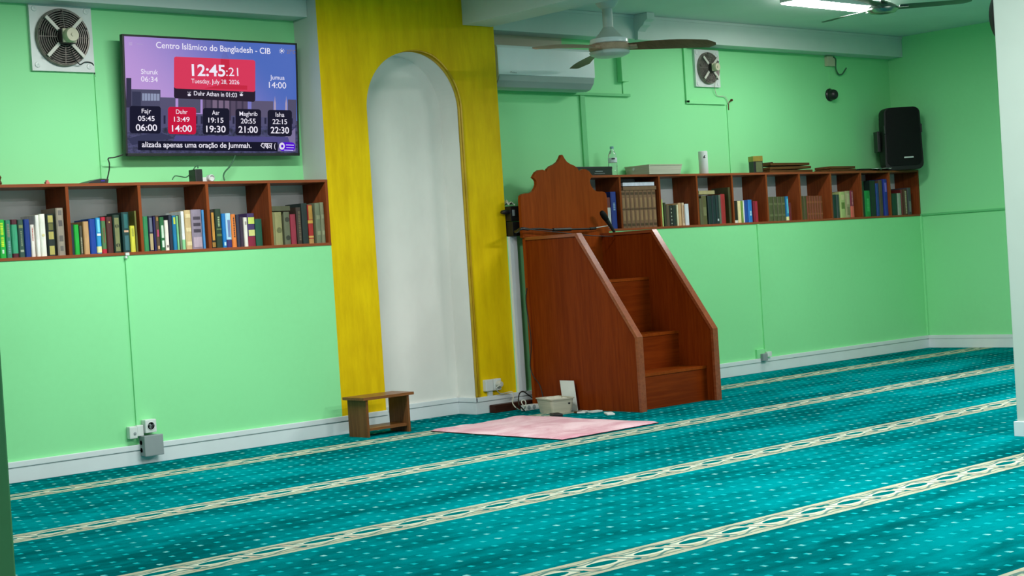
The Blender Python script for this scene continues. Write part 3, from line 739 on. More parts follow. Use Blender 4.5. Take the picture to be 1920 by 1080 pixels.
# ------------------------------------------------------------------ television
def television():
    tilt = 0.07
    top = PY(395, 75, 0.108); bot = PY(395, 290, 0.153)
    cx = ((PY(231, 64, .108).x + PY(560, 85, .108).x + PY(233, 291, .153).x + PY(558, 290, .153).x) / 4)
    cz = (PY(231, 64, .108).z + PY(560, 85, .108).z + PY(233, 291, .153).z + PY(558, 290, .153).z) / 4
    r = thing('television', 'black flat screen television showing prayer times, tilted on the wall', 'television', (cx, 0.1305, cz), rx=tilt)
    mw = wmat(r); inv = mw.inverted(); n = mw.to_3x3() @ Vector((0, -1, 0)); o = mw.translation
    W_, H_ = 1.132, 0.655
    MB().box(-W_ / 2, W_ / 2, 0.0, 0.028, -H_ / 2, H_ / 2, .004).box(-.32, .32, .026, .06, -.26, .12, .01).build('casing', M['black'], r, world=False)
    mb = MB(); b = .011
    mb.box(-W_ / 2, W_ / 2, -.004, .004, H_ / 2 - b, H_ / 2, .002).box(-W_ / 2, W_ / 2, -.004, .004, -H_ / 2, -H_ / 2 + b * 1.5, .002)
    mb.box(-W_ / 2, -W_ / 2 + b, -.004, .004, -H_ / 2, H_ / 2, .002).box(W_ / 2 - b, W_ / 2, -.004, .004, -H_ / 2, H_ / 2, .002)
    bez = mb.build('bezel', M['black'], r, world=False)
    MB().box(-.02, .10, .027, .065, -.05, .05).box(.0, .06, .05, .102, -.03, .03).build('wall_bracket', M['black'], r, world=False)
    def L(u, v):      # crop pixel -> local (x, z)
        px, py = 220 + u / 4.32, 50 + v / 4.32
        d = ray(px, py); t = (o - CAM).dot(n) / d.dot(n); p = inv @ (CAM + d * t); return (p.x, p.z)
    # screen picture: lilac sky over a dark square
    m, nt, bs = newmat('screen_picture'); v = coords(nt); x, y, z = xyz(nt, v)
    sky = mixc(nt, (x * 0.9 + z * 0.9).smooth(-0.45, 0.50), S(188, 150, 216), S(74, 104, 188))
    nn = noise(nt, v, 18, (1, 1, 2.5), 4, .7); nn2 = noise(nt, v, 45, (1, 1, 1), 3, .7)
    grd = mixc(nt, (nn * .6 + nn2 * .4).smooth(.35, .65), S(28, 30, 52), S(78, 76, 120))
    nt.links.new(mixc(nt, z.gt(-0.125), grd, sky), bs.inputs['Emission Color']); bs.inputs['Emission Strength'].default_value = 0.95
    bs.inputs['Base Color'].default_value = (0.01, 0.01, 0.012, 1); bs.inputs['Roughness'].default_value = 0.25; bs.inputs['Specular IOR Level'].default_value = 0.25
    scr = MB().box(-W_ / 2 + b, W_ / 2 - b, -.0015, .003, -H_ / 2 + b * 1.5, H_ / 2 - b).build('screen', m, r, world=False)
    def em(c, k=.9):
        key = ('em', c, k)
        if key not in _bm: _bm[key] = emis('screen_colour', S(*c), k)
        return _bm[key]
    def poly(name, uv, c, y, k=.9):
        mb = MB(); t = mb.bm
        t.faces.new([t.verts.new((L(*p)[0], y, L(*p)[1])) for p in uv])
        bmesh.ops.recalc_face_normals(t, faces=t.faces[:])
        for f in t.faces:
            if f.normal.y > 0: f.normal_flip()
        return mb.build(name, em(c, k), scr, world=False)
    def rrect(u0, v0, u1, v1, sk, rad, corners=(1, 1, 1, 1)):
        pts = []
        for (cu, cv, a0, on) in ((u1 - rad, v0 + rad, -90, corners[1]), (u1 - rad, v1 - rad, 0, corners[2]), (u0 + rad, v1 - rad, 90, corners[3]), (u0 + rad, v0 + rad, 180, corners[0])):
            if on:
                for i in range(6):
                    a = math.radians(a0 + 18 * i); pts.append((cu + rad * math.cos(a), cv + rad * math.sin(a)))
            else: pts.append((cu + (rad if cu > (u0 + u1) / 2 else -rad), cv + (rad if cv > (v0 + v1) / 2 else -rad)))
        return [(u, v + (u - u0) * sk) for u, v in pts]
    def blk(u0, v0, u1, v1, c, y=-.0018): return poly('picture_building', [(u0, v0), (u1, v0 + (u1 - u0) * .03), (u1, v1), (u0, v1)], c, y)
    blk(70, 415, 112, 860, (58, 56, 80)); blk(104, 505, 348, 790, (84, 84, 112), -.0017); blk(345, 572, 470, 790, (92, 88, 120), -.0017)
    blk(200, 540, 340, 600, (150, 160, 190), -.002); blk(118, 525, 190, 640, (60, 62, 88), -.002)
    for i in range(5): blk(215 + 25 * i, 540, 219 + 25 * i, 605, (84, 84, 112), -.0022)
    blk(492, 560, 672, 700, (88, 86, 112), -.0017); blk(690, 470, 1055, 760, (92, 80, 104), -.0016); blk(770, 540, 905, 760, (126, 108, 134), -.0018)
    poly('picture_building', [(840, 250), (862, 200), (868, 150), (876, 200), (905, 255), (915, 480), (835, 480)], (106, 82, 118), -.0015)
    for i in range(7): blk(705 + 50 * i, 590, 720 + 50 * i, 760, (70, 62, 84), -.002)
    blk(1085, 600, 1262, 760, (98, 92, 122), -.0017); blk(1380, 590, 1448, 800, (86, 84, 112), -.0017)
    for u in (1275, 1367):
        poly('picture_building', [(u - 9, 760), (u - 8, 620), (u - 4, 600), (u, 560), (u + 4, 600), (u + 8, 620), (u + 9, 760)], (176, 160, 190), -.0018)
    poly('picture_building', [(72, 655), (300, 650), (480, 700), (1440, 745), (1440, 810), (520, 800), (72, 860)], (88, 86, 122), -.0019)
    for i in range(26): blk(330 + 43 * i, 718 + i, 346 + 43 * i, 788, (46, 46, 72), -.0021)
    poly('picture_building', [(80, 905), (330, 850), (470, 905), (300, 925), (120, 960)], (60, 62, 92), -.002)
    poly('picture_building', [(470, 880), (1380, 895), (1400, 950), (450, 930)], (84, 80, 140), -.002)
    poly('picture_building', [(1310, 935), (1440, 820), (1442, 1010), (1300, 1010)], (130, 120, 160), -.0019)
    poly('clock_panel', rrect(457, 242, 1115, 500, .045, 18, (1, 1, 1, 1)), (224, 62, 96), -.0028)
    poly('clock_panel', rrect(457, 488, 1115, 580, .045, 18, (0, 0, 1, 1)), (44, 36, 52), -.0026)
    poly('clock_panel', [(835, 262), (905, 268), (912, 470), (1050, 478), (1050, 512), (700, 500), (835, 472)], (206, 46, 72), -.0029)
    for (u0, u1, c) in ((98, 350, (30, 30, 50)), (408, 636, (206, 28, 66)), (690, 905, (30, 30, 48)), (955, 1162, (32, 30, 48)), (1215, 1412, (32, 32, 50))):
        poly('time_card', rrect(u0, 640 + (u0 - 98) * .03, u1, 862 + (u0 - 98) * .02, .02, 22), c, -.0026)
    W255 = em((238, 234, 248), 1.0); Wd = em((240, 236, 250), 1.0)
    def T(s, a, b_, cap, m_=None, bold=0.0):
        p0, p1 = L(*a), L(*b_); h = abs(L(a[0], a[1] - cap)[1] - p0[1])
        text_mesh(scr, 'screen_text', s, m_ or W255, p0, p1, h, -.0036, bold)
    T('Centro Islâmico do Bangladesh - CIB', (312, 172), (1238, 222), 50, bold=.006)
    T('12:45', (602, 396), (872, 402), 92, bold=.02); T(':21', (880, 399), (978, 400), 68)
    T('Tuesday, July 28, 2026', (597, 457), (985, 468), 36)
    T('Duhr Athan in 01:03', (618, 556), (966, 572), 36, bold=.008)
    T('Shuruk', (190, 383), (327, 388), 40, Wd); T('06:34', (190, 443), (325, 450), 42, Wd)
    T('Jumua', (1235, 427), (1352, 431), 36, Wd); T('14:00', (1226, 496), (1365, 501), 50)
    for (n_, a_, b_, us) in (('Fajr', '05:45', '06:00', ((195, 272, 700), (165, 300, 762), (148, 320, 842))), ('Duhr', '13:49', '14:00', ((473, 566, 706), (457, 583, 769), (440, 602, 849))),
                             ('Asr', '19:15', '19:30', ((765, 825, 713), (735, 857, 776), (718, 875, 854))), ('Maghrib', '20:55', '21:00', ((987, 1132, 722), (998, 1118, 783), (980, 1135, 858))),
                             ('Isha', '22:15', '22:30', ((1280, 1350, 729), (1255, 1372, 788), (1240, 1388, 863)))):
        for s_, (u0, u1, v0), cap, bo in ((n_, us[0], 36, .004), (a_, us[1], 40, .006), (b_, us[2], 52, .012)): T(s_, (u0, v0), (u1, v0 + 2), cap, bold=bo)
    poly('ticker_band', [(165, 925), (1295, 935), (1295, 1010), (165, 1000)], (26, 26, 44), -.0026)
    T('alizada apenas uma oração de Jummah.', (197, 975), (1083, 983), 44, bold=.012)
    T('(', (1268, 984), (1280, 984), 40)
    # the Bengali word: three letters under a head line
    def stroke(pts, wd=.0035):
        P = [L(*p) for p in pts]
        mb = MB()
        for (a_, b_) in zip(P, P[1:]):
            d = Vector((b_[0] - a_[0], b_[1] - a_[1])); l = d.length
            if l < 1e-6: continue
            ang = math.atan2(d.y, d.x)
            mb.box(-wd / 2, l + wd / 2, -.0003, .0003, -wd / 2, wd / 2, rot=Matrix.Rotation(-ang, 4, 'Y'), at=(a_[0], -.0034, a_[1]))
        mb.build('screen_text', W255, scr, world=False)
    stroke([(1172, 952), (1160, 962), (1172, 975), (1186, 984), (1188, 950), (1176, 944), (1166, 948)])
    stroke([(1192, 946), (1250, 948)]); stroke([(1200, 948), (1196, 966), (1206, 972), (1212, 960), (1206, 954)]); stroke([(1214, 948), (1214, 986), (1203, 976)])
    stroke([(1226, 966), (1222, 978), (1232, 980), (1244, 968), (1226, 958)]); stroke([(1245, 948), (1245, 988)])
    # menu bars, sun, temperature, corner badge
    for v0 in (128, 137, 146): poly('menu_icon', [(92, v0), (118, v0 + 1), (118, v0 + 4), (92, v0 + 3)], (205, 190, 225), -.0028)
    poly('menu_icon', [(150, 138), (206, 141), (206, 144), (150, 141)], (185, 170, 210), -.0028)
    cu, cv = 1330, 197
    poly('sun_icon', [(cu + 10 * math.cos(a * PI / 6), cv + 10 * math.sin(a * PI / 6)) for a in range(12)], (225, 225, 240), -.0028)
    for k in range(8):
        a = k * PI / 4; stroke([(cu + 15 * math.cos(a), cv + 15 * math.sin(a)), (cu + 21 * math.cos(a), cv + 21 * math.sin(a))], .0022)
    T('27°C', (1370, 218), (1440, 221), 32, em((150, 128, 110), .8))
    for cu in (580, 1002):
        poly('call_icon', [(cu - 14, 548), (cu - 6, 545), (cu, 538), (cu + 6, 546), (cu + 14, 549), (cu + 10, 562), (cu - 10, 562)], (235, 230, 245), -.0034)
        for dx in (-12, 0, 12): stroke([(cu + dx * .7, 536), (cu + dx, 528)], .0018)
    poly('corner_badge', rrect(1308, 937, 1438, 1008, 0.0, 30), (86, 22, 214), -.003)
    poly('corner_badge', [(1331 + 23 * math.cos(a * PI / 10), 968 + 29 * math.sin(a * PI / 10)) for a in range(20)], (232, 226, 248), -.0033)
    poly('corner_badge', [(1333 + 10 * math.cos(a * PI / 8), 968 + 12 * math.sin(a * PI / 8)) for a in range(16)], (86, 22, 214), -.0036)
    for v0, u0, u1 in ((958, 1365, 1425), (980, 1368, 1424), (1000, 1350, 1420)): stroke([(u0, v0), (u1, v0 + 2)], .003)
    T('LG', (783, 1036), (800, 1036), 10, em((150, 150, 160), .5))
    return r
tv = television()

# ------------------------------------------------------------------ wall extractor fans
def extractor(label, tl, br, group):
    a = PY(*tl, DW - .02); b = PY(*br, DW - .02)
    s = ((b.x - a.x) + (a.z - b.z)) / 4; cx, cz = (a.x + b.x) / 2, (a.z + b.z) / 2
    r = thing('extractor_fan', label, 'fan', (cx, DW, cz), group)
    R = s * 0.86
    mb = MB(); t = mb.bm
    n = 48; f = -.02
    for y in (f, -.001):
        pass
    ring_i = [(R * math.cos(2 * PI * k / n), R * math.sin(2 * PI * k / n)) for k in range(n)]
    def sq(k):
        c, s_ = math.cos(2 * PI * k / n), math.sin(2 * PI * k / n); q = s / max(abs(c), abs(s_)); return (c * q, s_ * q)
    fi = [t.verts.new((p[0], f, p[1])) for p in ring_i]; fo = [t.verts.new((sq(k)[0], f, sq(k)[1])) for k in range(n)]
    bo = [t.verts.new((sq(k)[0], 0, sq(k)[1])) for k in range(n)]; bi = [t.verts.new((p[0], 0, p[1])) for p in ring_i]
    for k in range(n):
        k2 = (k + 1) % n
        t.faces.new((fi[k], fi[k2], fo[k2], fo[k])); t.faces.new((fo[k], fo[k2], bo[k2], bo[k])); t.faces.new((fi[k2], fi[k], bi[k], bi[k2]))
    bmesh.ops.recalc_face_normals(t, faces=t.faces[:])
    mb.build('mounting_plate', M['plate'], r, world=False)
    mb = MB()
    mb.lathe([(R * .93, .0), (R * 1.0, .0), (R * 1.0, .034), (R * .97, .042), (R * .94, .040), (R * .93, .0)], (0, 0, 0), 'y', 48)
    mb.build('shroud_ring', M['grime'], r, world=False, smooth=True)
    mb = MB()
    for k in range(9): mb.torus(R * (.30 + .62 * k / 8), .0022, (0, -.043 - .012 * (1 - k / 8), 0), 'y', 48, 5)
    for k in range(4):
        a_ = k * PI / 2; mb.tube([(R * .3 * math.cos(a_), -.057, R * .3 * math.sin(a_)), (R * .94 * math.cos(a_), -.045, R * .94 * math.sin(a_))], .0016, 5)
    mb.build('guard_wires', M['wire'], r, world=False, smooth=True)
    for k in range(5):
        a_ = k * 2 * PI / 5
        pts = [(R * .2, -.05), (R * .5, -.11 * R / .15), (R * .88, -.075), (R * .88, .06), (R * .5, .05), (R * .2, .035)]
        rot = Matrix.Rotation(-a_, 4, 'Y') @ Matrix.Rotation(.5, 4, 'X')
        MB().prism(pts, 'y', .0, .003, rot=rot, at=(0, -.020, 0)).build('blade', M['void'], r, world=False)
    MB().lathe([(R * .94, .001), (R * .94, .003), (0, .003)], (0, 0, 0), 'y', 40).build('back_shutter', M['void'], r, world=False)
    for k in range(4):
        a_ = PI / 4 + k * PI / 2
        MB().box(R * .33, R * .96, -.006, .0, -.009, .009, .001, rot=Matrix.Rotation(-a_, 4, 'Y'), at=(0, -.056, 0)).build('strut', M['strut'], r, world=False)
    k = s / .178
    mo = MB().box(-R * .26, R * .26, -.045 - .055 * k, -.045, -R * .26, R * .26, .008).build('motor', M['black'], r, world=False)
    yc = -.045 - .050 * k
    MB().box(-R * .24, R * .24, yc - .012 * k, yc, -R * .24, R * .24, .008).lathe([(R * .23, .0), (R * .25, .01 * k), (R * .25, .040 * k), (R * .22, .050 * k), (0, .050 * k)], (0, yc, 0), 'y', 32).lathe([(.010, .0), (.010, .004), (0, .004)], (0, yc - .050 * k, 0), 'y', 16).build('motor_cap', M['cream'], mo, world=False, smooth=True)
    for (sx, sz) in ((-1, -1), (1, -1), (-1, 1), (1, 1)):
        MB().lathe([(.016, 0), (.014, .004), (.006, .005), (0, .003)], (sx * s * .83, -.020, sz * s * .83), 'y', 16).build('bolt_cap', M['plastic'], r, world=False)
    return r, s, R
f1, s1, R1 = extractor('large square extractor fan high on the wall left of the television', (52.5, 4), (178, 136), 'extractor fans')
f2, s2, R2 = extractor('smaller square extractor fan on the wall right of the ceiling fan blade', (1301, 92.5), (1351.5, 163.5), 'extractor fans')
def cordpts(pts, y): return [PY(px, py, y) if len(q) == 2 else PY(px, py, q[2]) for q in pts for px, py in [q[:2]]]
c = wmat(f1).translation
MB().tube([(c.x + .004, c.y - .10, c.z - R1 * .2), (c.x + .03, c.y - .065, c.z - R1 * .6), (c.x + .075, c.y - .05, c.z - R1 * .92), (c.x + .12, c.y - .03, c.z - .125), (c.x + .165, c.y - .024, c.z - .13), (c.x + .182, c.y - .006, c.z - s1 + .012), (c.x + .186, c.y - .006, c.z - s1 - .02)], .0028).build('power_cord', M['cord'], f1, smooth=True)
c = wmat(f2).translation
e = PY(1366, 194, DW - .012)
MB().tube([(c.x + .02, c.y - .09, c.z - R2 * .5), (c.x + .06, c.y - .03, c.z - s2 * .95), (c.x + .10, c.y - .012, c.z - s2 - .06), (e.x - .04, DW - .012, e.z + .05), (e.x, DW - .012, e.z)], .0025).build('power_cord', M['cordwhite'], f2, smooth=True)
e2 = PY(1371, 188, DW - .012)
single('cable_stub', MB().tube([e, (e.x + .012, DW - .012, e.z + .012), e2], .004).lathe([(.009, 0), (.009, .012), (0, .014)], (e2.x, DW - .01, e2.z), 'y', 12).tube([(e.x, DW - .010, e.z), (e.x - .001, DW - .010, e.z - .05)], .004), M['rehal'], 'small brown cable stub on the wall below the smaller extractor fan', 'cable')

# ------------------------------------------------------------------ air conditioner
a = PY(938, 83, 0.034); b = PY(1113, 172, 0.034)
x0, x1 = 1.435, 2.318; z0, z1 = 2.068, 2.352; yf = 0.034
r = thing('air_conditioner', 'white split air conditioner on the wall right of the gold column', 'air conditioner', ((x0 + x1) / 2, DW, z0))
prof = [(DW, z0 + .01), (DW - .10, z0 + .004), (yf + .055, z0 + .02), (yf + .02, z0 + .055), (yf + .006, z0 + .09), (yf + .006, z1 - .02), (yf + .03, z1), (DW, z1)]
MB().prism(prof, 'x', x0 + .004, x1 - .004, .004).build('body', M['acwhite'], r)
fp = [(yf, z0 + .088), (yf, z1 - .022), (yf + .008, z1 - .006), (yf + .03, z1 - .001), (yf + .03, z0 + .10)]
MB().prism(fp, 'x', x0, x1, .003).build('front_panel', M['acwhite'], r)
lo = [(yf + .002, z0 + .086), (yf + .012, z0 + .05), (yf + .045, z0 + .012), (yf + .09, z0 + .002), (yf + .11, z0 + .012), (yf + .03, z0 + .07)]
MB().prism(lo, 'x', x0 + .006, x1 - .004, .004).build('louvre', M['acgrey'], r)
rr = thing
tx = PY(957, 137, yf - .001)
lg = bpy.data.objects.new('maker_mark', None)
text_mesh(r, 'maker_mark', 'Midea', M['grey'], (tx.x - r.location.x, tx.z - z0), (tx.x - r.location.x + .055, tx.z - z0), .012, yf - .0015 - DW)
bpy.data.objects.remove(lg)

# ------------------------------------------------------------------ ceiling fans
def blade_mesh(az, r0, r1, zc, w0, w1, droop, pitch, th=.008):
    mb = MB(); t = mb.bm; rows = []
    for i in range(13):
        u = i / 12; rr_ = r0 + (r1 - r0) * u
        wd = (w0 + (w1 - w0) * math.sin(min(1, u * 1.35) * PI / 2)) * (1 if u < .93 else math.sqrt(max(0.05, 1 - ((u - .93) / .075) ** 2)))
        tw = -pitch * (1 - .55 * u); sweep_ = -.05 * u * u
        row_ = []
        for (s_, h) in ((-1, 0), (-.5, .35), (0, .5), (.5, .35), (1, 0), (.5, -.35), (0, -.5), (-.5, -.35)):
            l = s_ * wd / 2; hh = h * th
            y = l * math.cos(tw) - hh * math.sin(tw) + sweep_; z = l * math.sin(tw) + hh * math.cos(tw) - droop * u * u
            row_.append(t.verts.new((rr_ * math.cos(az) - y * math.sin(az), rr_ * math.sin(az) + y * math.cos(az), zc + z)))
        rows.append(row_)
    for A, B in zip(rows, rows[1:]):
        for k in range(8): t.faces.new((A[k], A[(k + 1) % 8], B[(k + 1) % 8], B[k]))
    t.faces.new(rows[0][::-1]); t.faces.new(rows[-1]); bmesh.ops.recalc_face_normals(t, faces=t.faces[:])
    return mb
FX, FY = 1.70, -.71
r = thing('ceiling_fan', 'white ceiling fan with three brown wooden blades hanging near the air conditioner', 'ceiling fan', (FX, FY, CEIL), 'ceiling fans')
MB().lathe([(.07, 0), (.082, -.03), (.082, -.075), (.070, -.115), (.05, -.142), (.038, -.15), (0, -.15)], (0, 0, 0)).build('canopy', M['fanwhite'], r, world=False, smooth=True)
MB().lathe([(.032, -.14), (.032, -.285)], (0, 0, 0), 'z', 24).build('down_rod', M['fanwhite'], r, world=False, smooth=True)
MB().lathe([(.034, -.265), (.045, -.28), (.060, -.30), (.085, -.325), (.098, -.335), (.10, -.34)], (0, 0, 0)).build('motor_cover', M['fanwhite'], r, world=False, smooth=True)
MB().lathe([(.10, -.332), (.118, -.338), (.120, -.345), (.120, -.362), (.116, -.367), (0, -.367)], (0, 0, 0)).build('upper_ring', M['acwhite'], r, world=False, smooth=True)
MB().lathe([(.112, -.366), (.126, -.372), (.128, -.385), (.128, -.402), (.12, -.412), (0, -.412)], (0, 0, 0)).build('wooden_hub', M['fanpale'], r, world=False, smooth=True)
MB().lathe([(.118, -.408), (.128, -.418), (.122, -.432), (.09, -.446), (.04, -.450), (0, -.450)], (0, 0, 0)).build('bottom_cap', M['fanwhite'], r, world=False, smooth=True)
for az, m_ in ((67, 'fanwood'), (187, 'fanpale'), (307, 'fanwood')):
    blade_mesh(math.radians(az), .10, .66, -.393, .075, .150, .035, .40).build('blade', M[m_], r, world=False, smooth=True)
    a_ = math.radians(az)
    MB().box(-.03, .05, -.028, .028, -.012, .008, .006, rot=Matrix.Rotation(a_, 4, 'Z') @ Matrix.Rotation(-.2, 4, 'X'), at=(.125 * math.cos(a_), .125 * math.sin(a_), -.39)).build('blade_holder', M['fanpale'], r, world=False, smooth=True)
r = thing('ceiling_fan', 'steel ceiling fan with dark blades beside the lit ceiling lamp', 'ceiling fan', (3.70, -1.36, CEIL), 'ceiling fans')
MB().lathe([(.05, 0), (.06, -.012), (.055, -.04), (.03, -.055), (0, -.055)], (0, 0, 0)).build('canopy', M['chrome'], r, world=False, smooth=True)
MB().lathe([(.016, -.05), (.016, -.09)], (0, 0, 0), 'z', 20).build('down_rod', M['chrome'], r, world=False, smooth=True)
MB().lathe([(.03, -.085), (.05, -.095), (.088, -.115), (.105, -.132), (.105, -.142), (.085, -.160), (.04, -.168), (0, -.169)], (0, 0, 0)).build('motor_housing', M['chrome'], r, world=False, smooth=True)
for az in (-47, 84, 203):
    a_ = math.radians(az)
    blade_mesh(a_, .11, .58, -.128, .10, .115, .004, .20, .004).build('blade', M['tealblade'], r, world=False, smooth=True)
    MB().box(-.03, .05, -.016, .016, -.003, .003, .001, rot=Matrix.Rotation(a_, 4, 'Z'), at=(.12 * math.cos(a_), .12 * math.sin(a_), -.131)).build('blade_holder', M['chrome'], r, world=False)

# lit ceiling lamp
r = thing('ceiling_light', 'lit white rectangular lamp on the ceiling near the top right', 'ceiling light', (3.81, -.91, CEIL))
MB().box(3.29, 4.29, -1.0, -.815, 2.588, CEIL, .004).build('housing', M['plate'], r)
MB().box(3.297, 4.283, -.993, -.822, 2.578, 2.589, .003).build('diffuser', M['lamp'], r)

# ------------------------------------------------------------------ staircase pulpit
PXL, PXR = 1.405, 2.137
r = thing('staircase_pulpit', 'cherry wood pulpit with steps, sloped side rails and scalloped back board', 'pulpit', ((PXL + PXR) / 2, -.6, 0))
YB = -.145
side = [(YB, 0), (YB, 1.082), (-.607, 1.082), (-1.056, .444), (-1.056, 0)]
for xa in (PXL + .011, PXR - .036):
    sp = MB().prism(side, 'x', xa, xa + .025).build('side_panel', M['woodz'], r)
rail = [(YB, 1.094), (-.612, 1.094), (-1.074, .449), (-1.074, 0.0)]
def cap_strip(x0, x1):
    mb = MB(); th = .020
    inner = [(YB, 1.094 - th), (-.612 + .011, 1.094 - th), (-1.074 + th, .449 - .007), (-1.074 + th, 0)]
    for i in range(3):
        mb.prism([rail[i], rail[i + 1], inner[i + 1], inner[i]], 'x', x0, x1, .0015)
    return mb
for xa in (PXL, PXR - .047):
    cap_strip(xa, xa + .047).build('handrail', M['capwood'], r)
SX0, SX1 = PXL + .030, PXR - .036
steps = [(-.992, 0.0, .217), (-.775, .217, .44), (-.549, .44, .79)]
ynext = [-.775, -.549, YB]
for (y, za, zb), yn in zip(steps, ynext):
    MB().box(SX0, SX1, y, y + .018, za, zb - .019).build('riser', M['woodx'], r)
    MB().box(SX0, SX1, y - .004, yn, zb - .018, zb, .002).build('tread', M['crest'], r)
# scalloped back board
zc = lambda x, y: PY(960 + x / 5.141, 270 + y / 5.141, YB - .03)
L_ = [(92, 900), (90, 540), (93, 497), (110, 480), (135, 473), (165, 473), (188, 468), (212, 450), (232, 415), (240, 385), (238, 355), (226, 335), (206, 319), (216, 300), (234, 268), (262, 247), (295, 243), (318, 252), (333, 264), (344, 236), (372, 208), (412, 189), (440, 166), (458, 134), (470, 103), (476, 99)]
apex = zc(476, 99)
pts = [(zc(*p).x, zc(*p).z) for p in L_]
# mirror about the apex, scaled so the two sides share one axis
half = [(x - apex.x, z) for x, z in pts]
sc_ = 0.393 / -half[1][0]
half = [(x * sc_, z) for x, z in half]
XCR = (PXL + PXR) / 2 + .012
half[-1] = (0.0, half[-1][1])
half[0] = (half[1][0], 1.092)
poly_ = [(XCR + x, z) for x, z in half] + [(XCR - x, z) for x, z in half[-2::-1]]
full = [(PXL + .002, 0.0), (PXL + .002, 1.09)] + poly_ + [(PXR - .002, 1.09), (PXR - .002, 0.0)]
MB().prism(full, 'y', YB - .0, YB + .024).build('back_board', M['crest'], r)

# ------------------------------------------------------------------ step stool
r = thing('step_stool', 'small brown wooden step stool against the wall below the gold column', 'stool', (.085, -.24, 0))
TZ = .212
MB().box(-.098, .268, -.348, -.145, TZ, TZ + .017, .003).build('top', M['stoolx'], r)
for xa in (-.075, .222):
    MB().box(xa, xa + .017, -.335, -.16, 0, TZ, .0015).build('side_panel', M['stool'], r)
MB().box(-.058, .222, -.325, -.165, .035, .050, .0015).build('shelf', M['stoolx'], r)

# ------------------------------------------------------------------ pink prayer mat
mb = MB(); t = mb.bm
C4 = [Vector((.262, -.485, 0)), Vector((1.010, -.462, 0)), Vector((.995, -1.585, 0)), Vector((.225, -1.612, 0))]
nx, ny = 36, 50; g = []
for j in range(ny + 1):
    row_ = []
    for i in range(nx + 1):
        u, v_ = i / nx, j / ny
        p = C4[0].lerp(C4[1], u).lerp(C4[3].lerp(C4[2], u), v_)
        h = .0125 + .003 * math.sin(u * 9 + v_ * 4) * math.sin(v_ * 11 + 1) + .002 * math.sin(u * 23 + v_ * 17)
        e_ = min(u, 1 - u, v_, 1 - v_)
        if e_ < .001: p += Vector((.004 * math.sin(37 * u + 29 * v_), .004 * math.sin(31 * v_ + 41 * u), 0)); h = .006
        row_.append(t.verts.new((p.x, p.y, h)))
    g.append(row_)
for j in range(ny):
    for i in range(nx): t.faces.new((g[j][i], g[j + 1][i], g[j + 1][i + 1], g[j][i + 1]))
bmesh.ops.recalc_face_normals(t, faces=t.faces[:])
r = thing('prayer_mat', 'pink and white plush mat spread on the teal carpet in front of the niche', 'mat', (.62, -1.03, 0))
MBp = mb.build('pile', M['pink'], r, smooth=True)
MB().prism([(p.x, p.y) for p in C4], 'z', .0005, .0045).build('backing', M['blackm'], r)

# ------------------------------------------------------------------ sockets and boxes at the walls
def socket(name, label, x0, x1, z0, z1, dep, hole=True, y=0.0, cat='socket', m='plastic', group=None):
    r = thing(name, label, cat, ((x0 + x1) / 2, y, z0), group)
    MB().box(x0, x1, y - dep, y, z0, z1, .006).build('housing', M[m], r)
    if hole:
        c = ((x0 + x1) / 2, y - dep, (z0 + z1) / 2); R = min(x1 - x0, z1 - z0) * .36
        MB().lathe([(R, 0), (R, .0015), (R * .86, .002), (R * .80, -.002), (R * .80, -.004), (0, -.004)], c, 'y', 28).build('socket_well', M['plate'], r, smooth=True)
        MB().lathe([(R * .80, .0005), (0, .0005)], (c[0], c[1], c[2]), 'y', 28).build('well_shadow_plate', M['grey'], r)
        for s_ in (-1, 1): MB().lathe([(.003, 0), (.003, .002), (0, .002)], (c[0] + s_ * R * .4, c[1] - .0005, c[2]), 'y', 10).build('contact_hole', M['black'], r)
    return r
socket('wall_socket', 'white single power socket on the left wall above the grey box', -1.309, -1.243, .163, .233, .045, group='left wall fittings')
r = thing('wall_switch', 'pair of white switch boxes on the left wall, left of the power socket', 'switch', (-1.36, 0, .14), 'left wall fittings')
MB().box(-1.398, -1.352, -.036, 0, .142, .206, .006).box(-1.350, -1.312, -.030, 0, .150, .208, .006).build('housing', M['plastic'], r)
MB().lathe([(.008, 0), (.008, .002), (0, .003)], (-1.368, -.036, .168), 'y', 14).build('button', M['grey'], r)
r = thing('junction_box', 'square grey junction box on the left wall just above the carpet', 'electric box', (-1.275, 0, .04), 'left wall fittings')
MB().box(-1.332, -1.224, -.055, 0, .044, .150, .004).build('box_body', M['grey'], r)
MB().box(-1.334, -1.222, -.070, -.056, .042, .152, .005).build('lid', M['grey'], r)
for zz in (.075, .115): MB().lathe([(.013, 0), (.010, .012), (.006, .016), (0, .016)], (-1.332, -.028, zz), 'x', 14, ).build('cable_gland', M['grey'], r, smooth=True)
a = PY(238, 478, -.006)
single('cable_clip', MB().box(a.x - .012, a.x + .010, -.016, -.004, ZB - .002, ZB + .014, .002).box(a.x - .016, a.x - .004, -.018, 0, ZB - .016, ZB - .004, .002), M['plastic'], 'tiny white clip on the bottom edge of the left bookshelf above the cable run', 'clip')

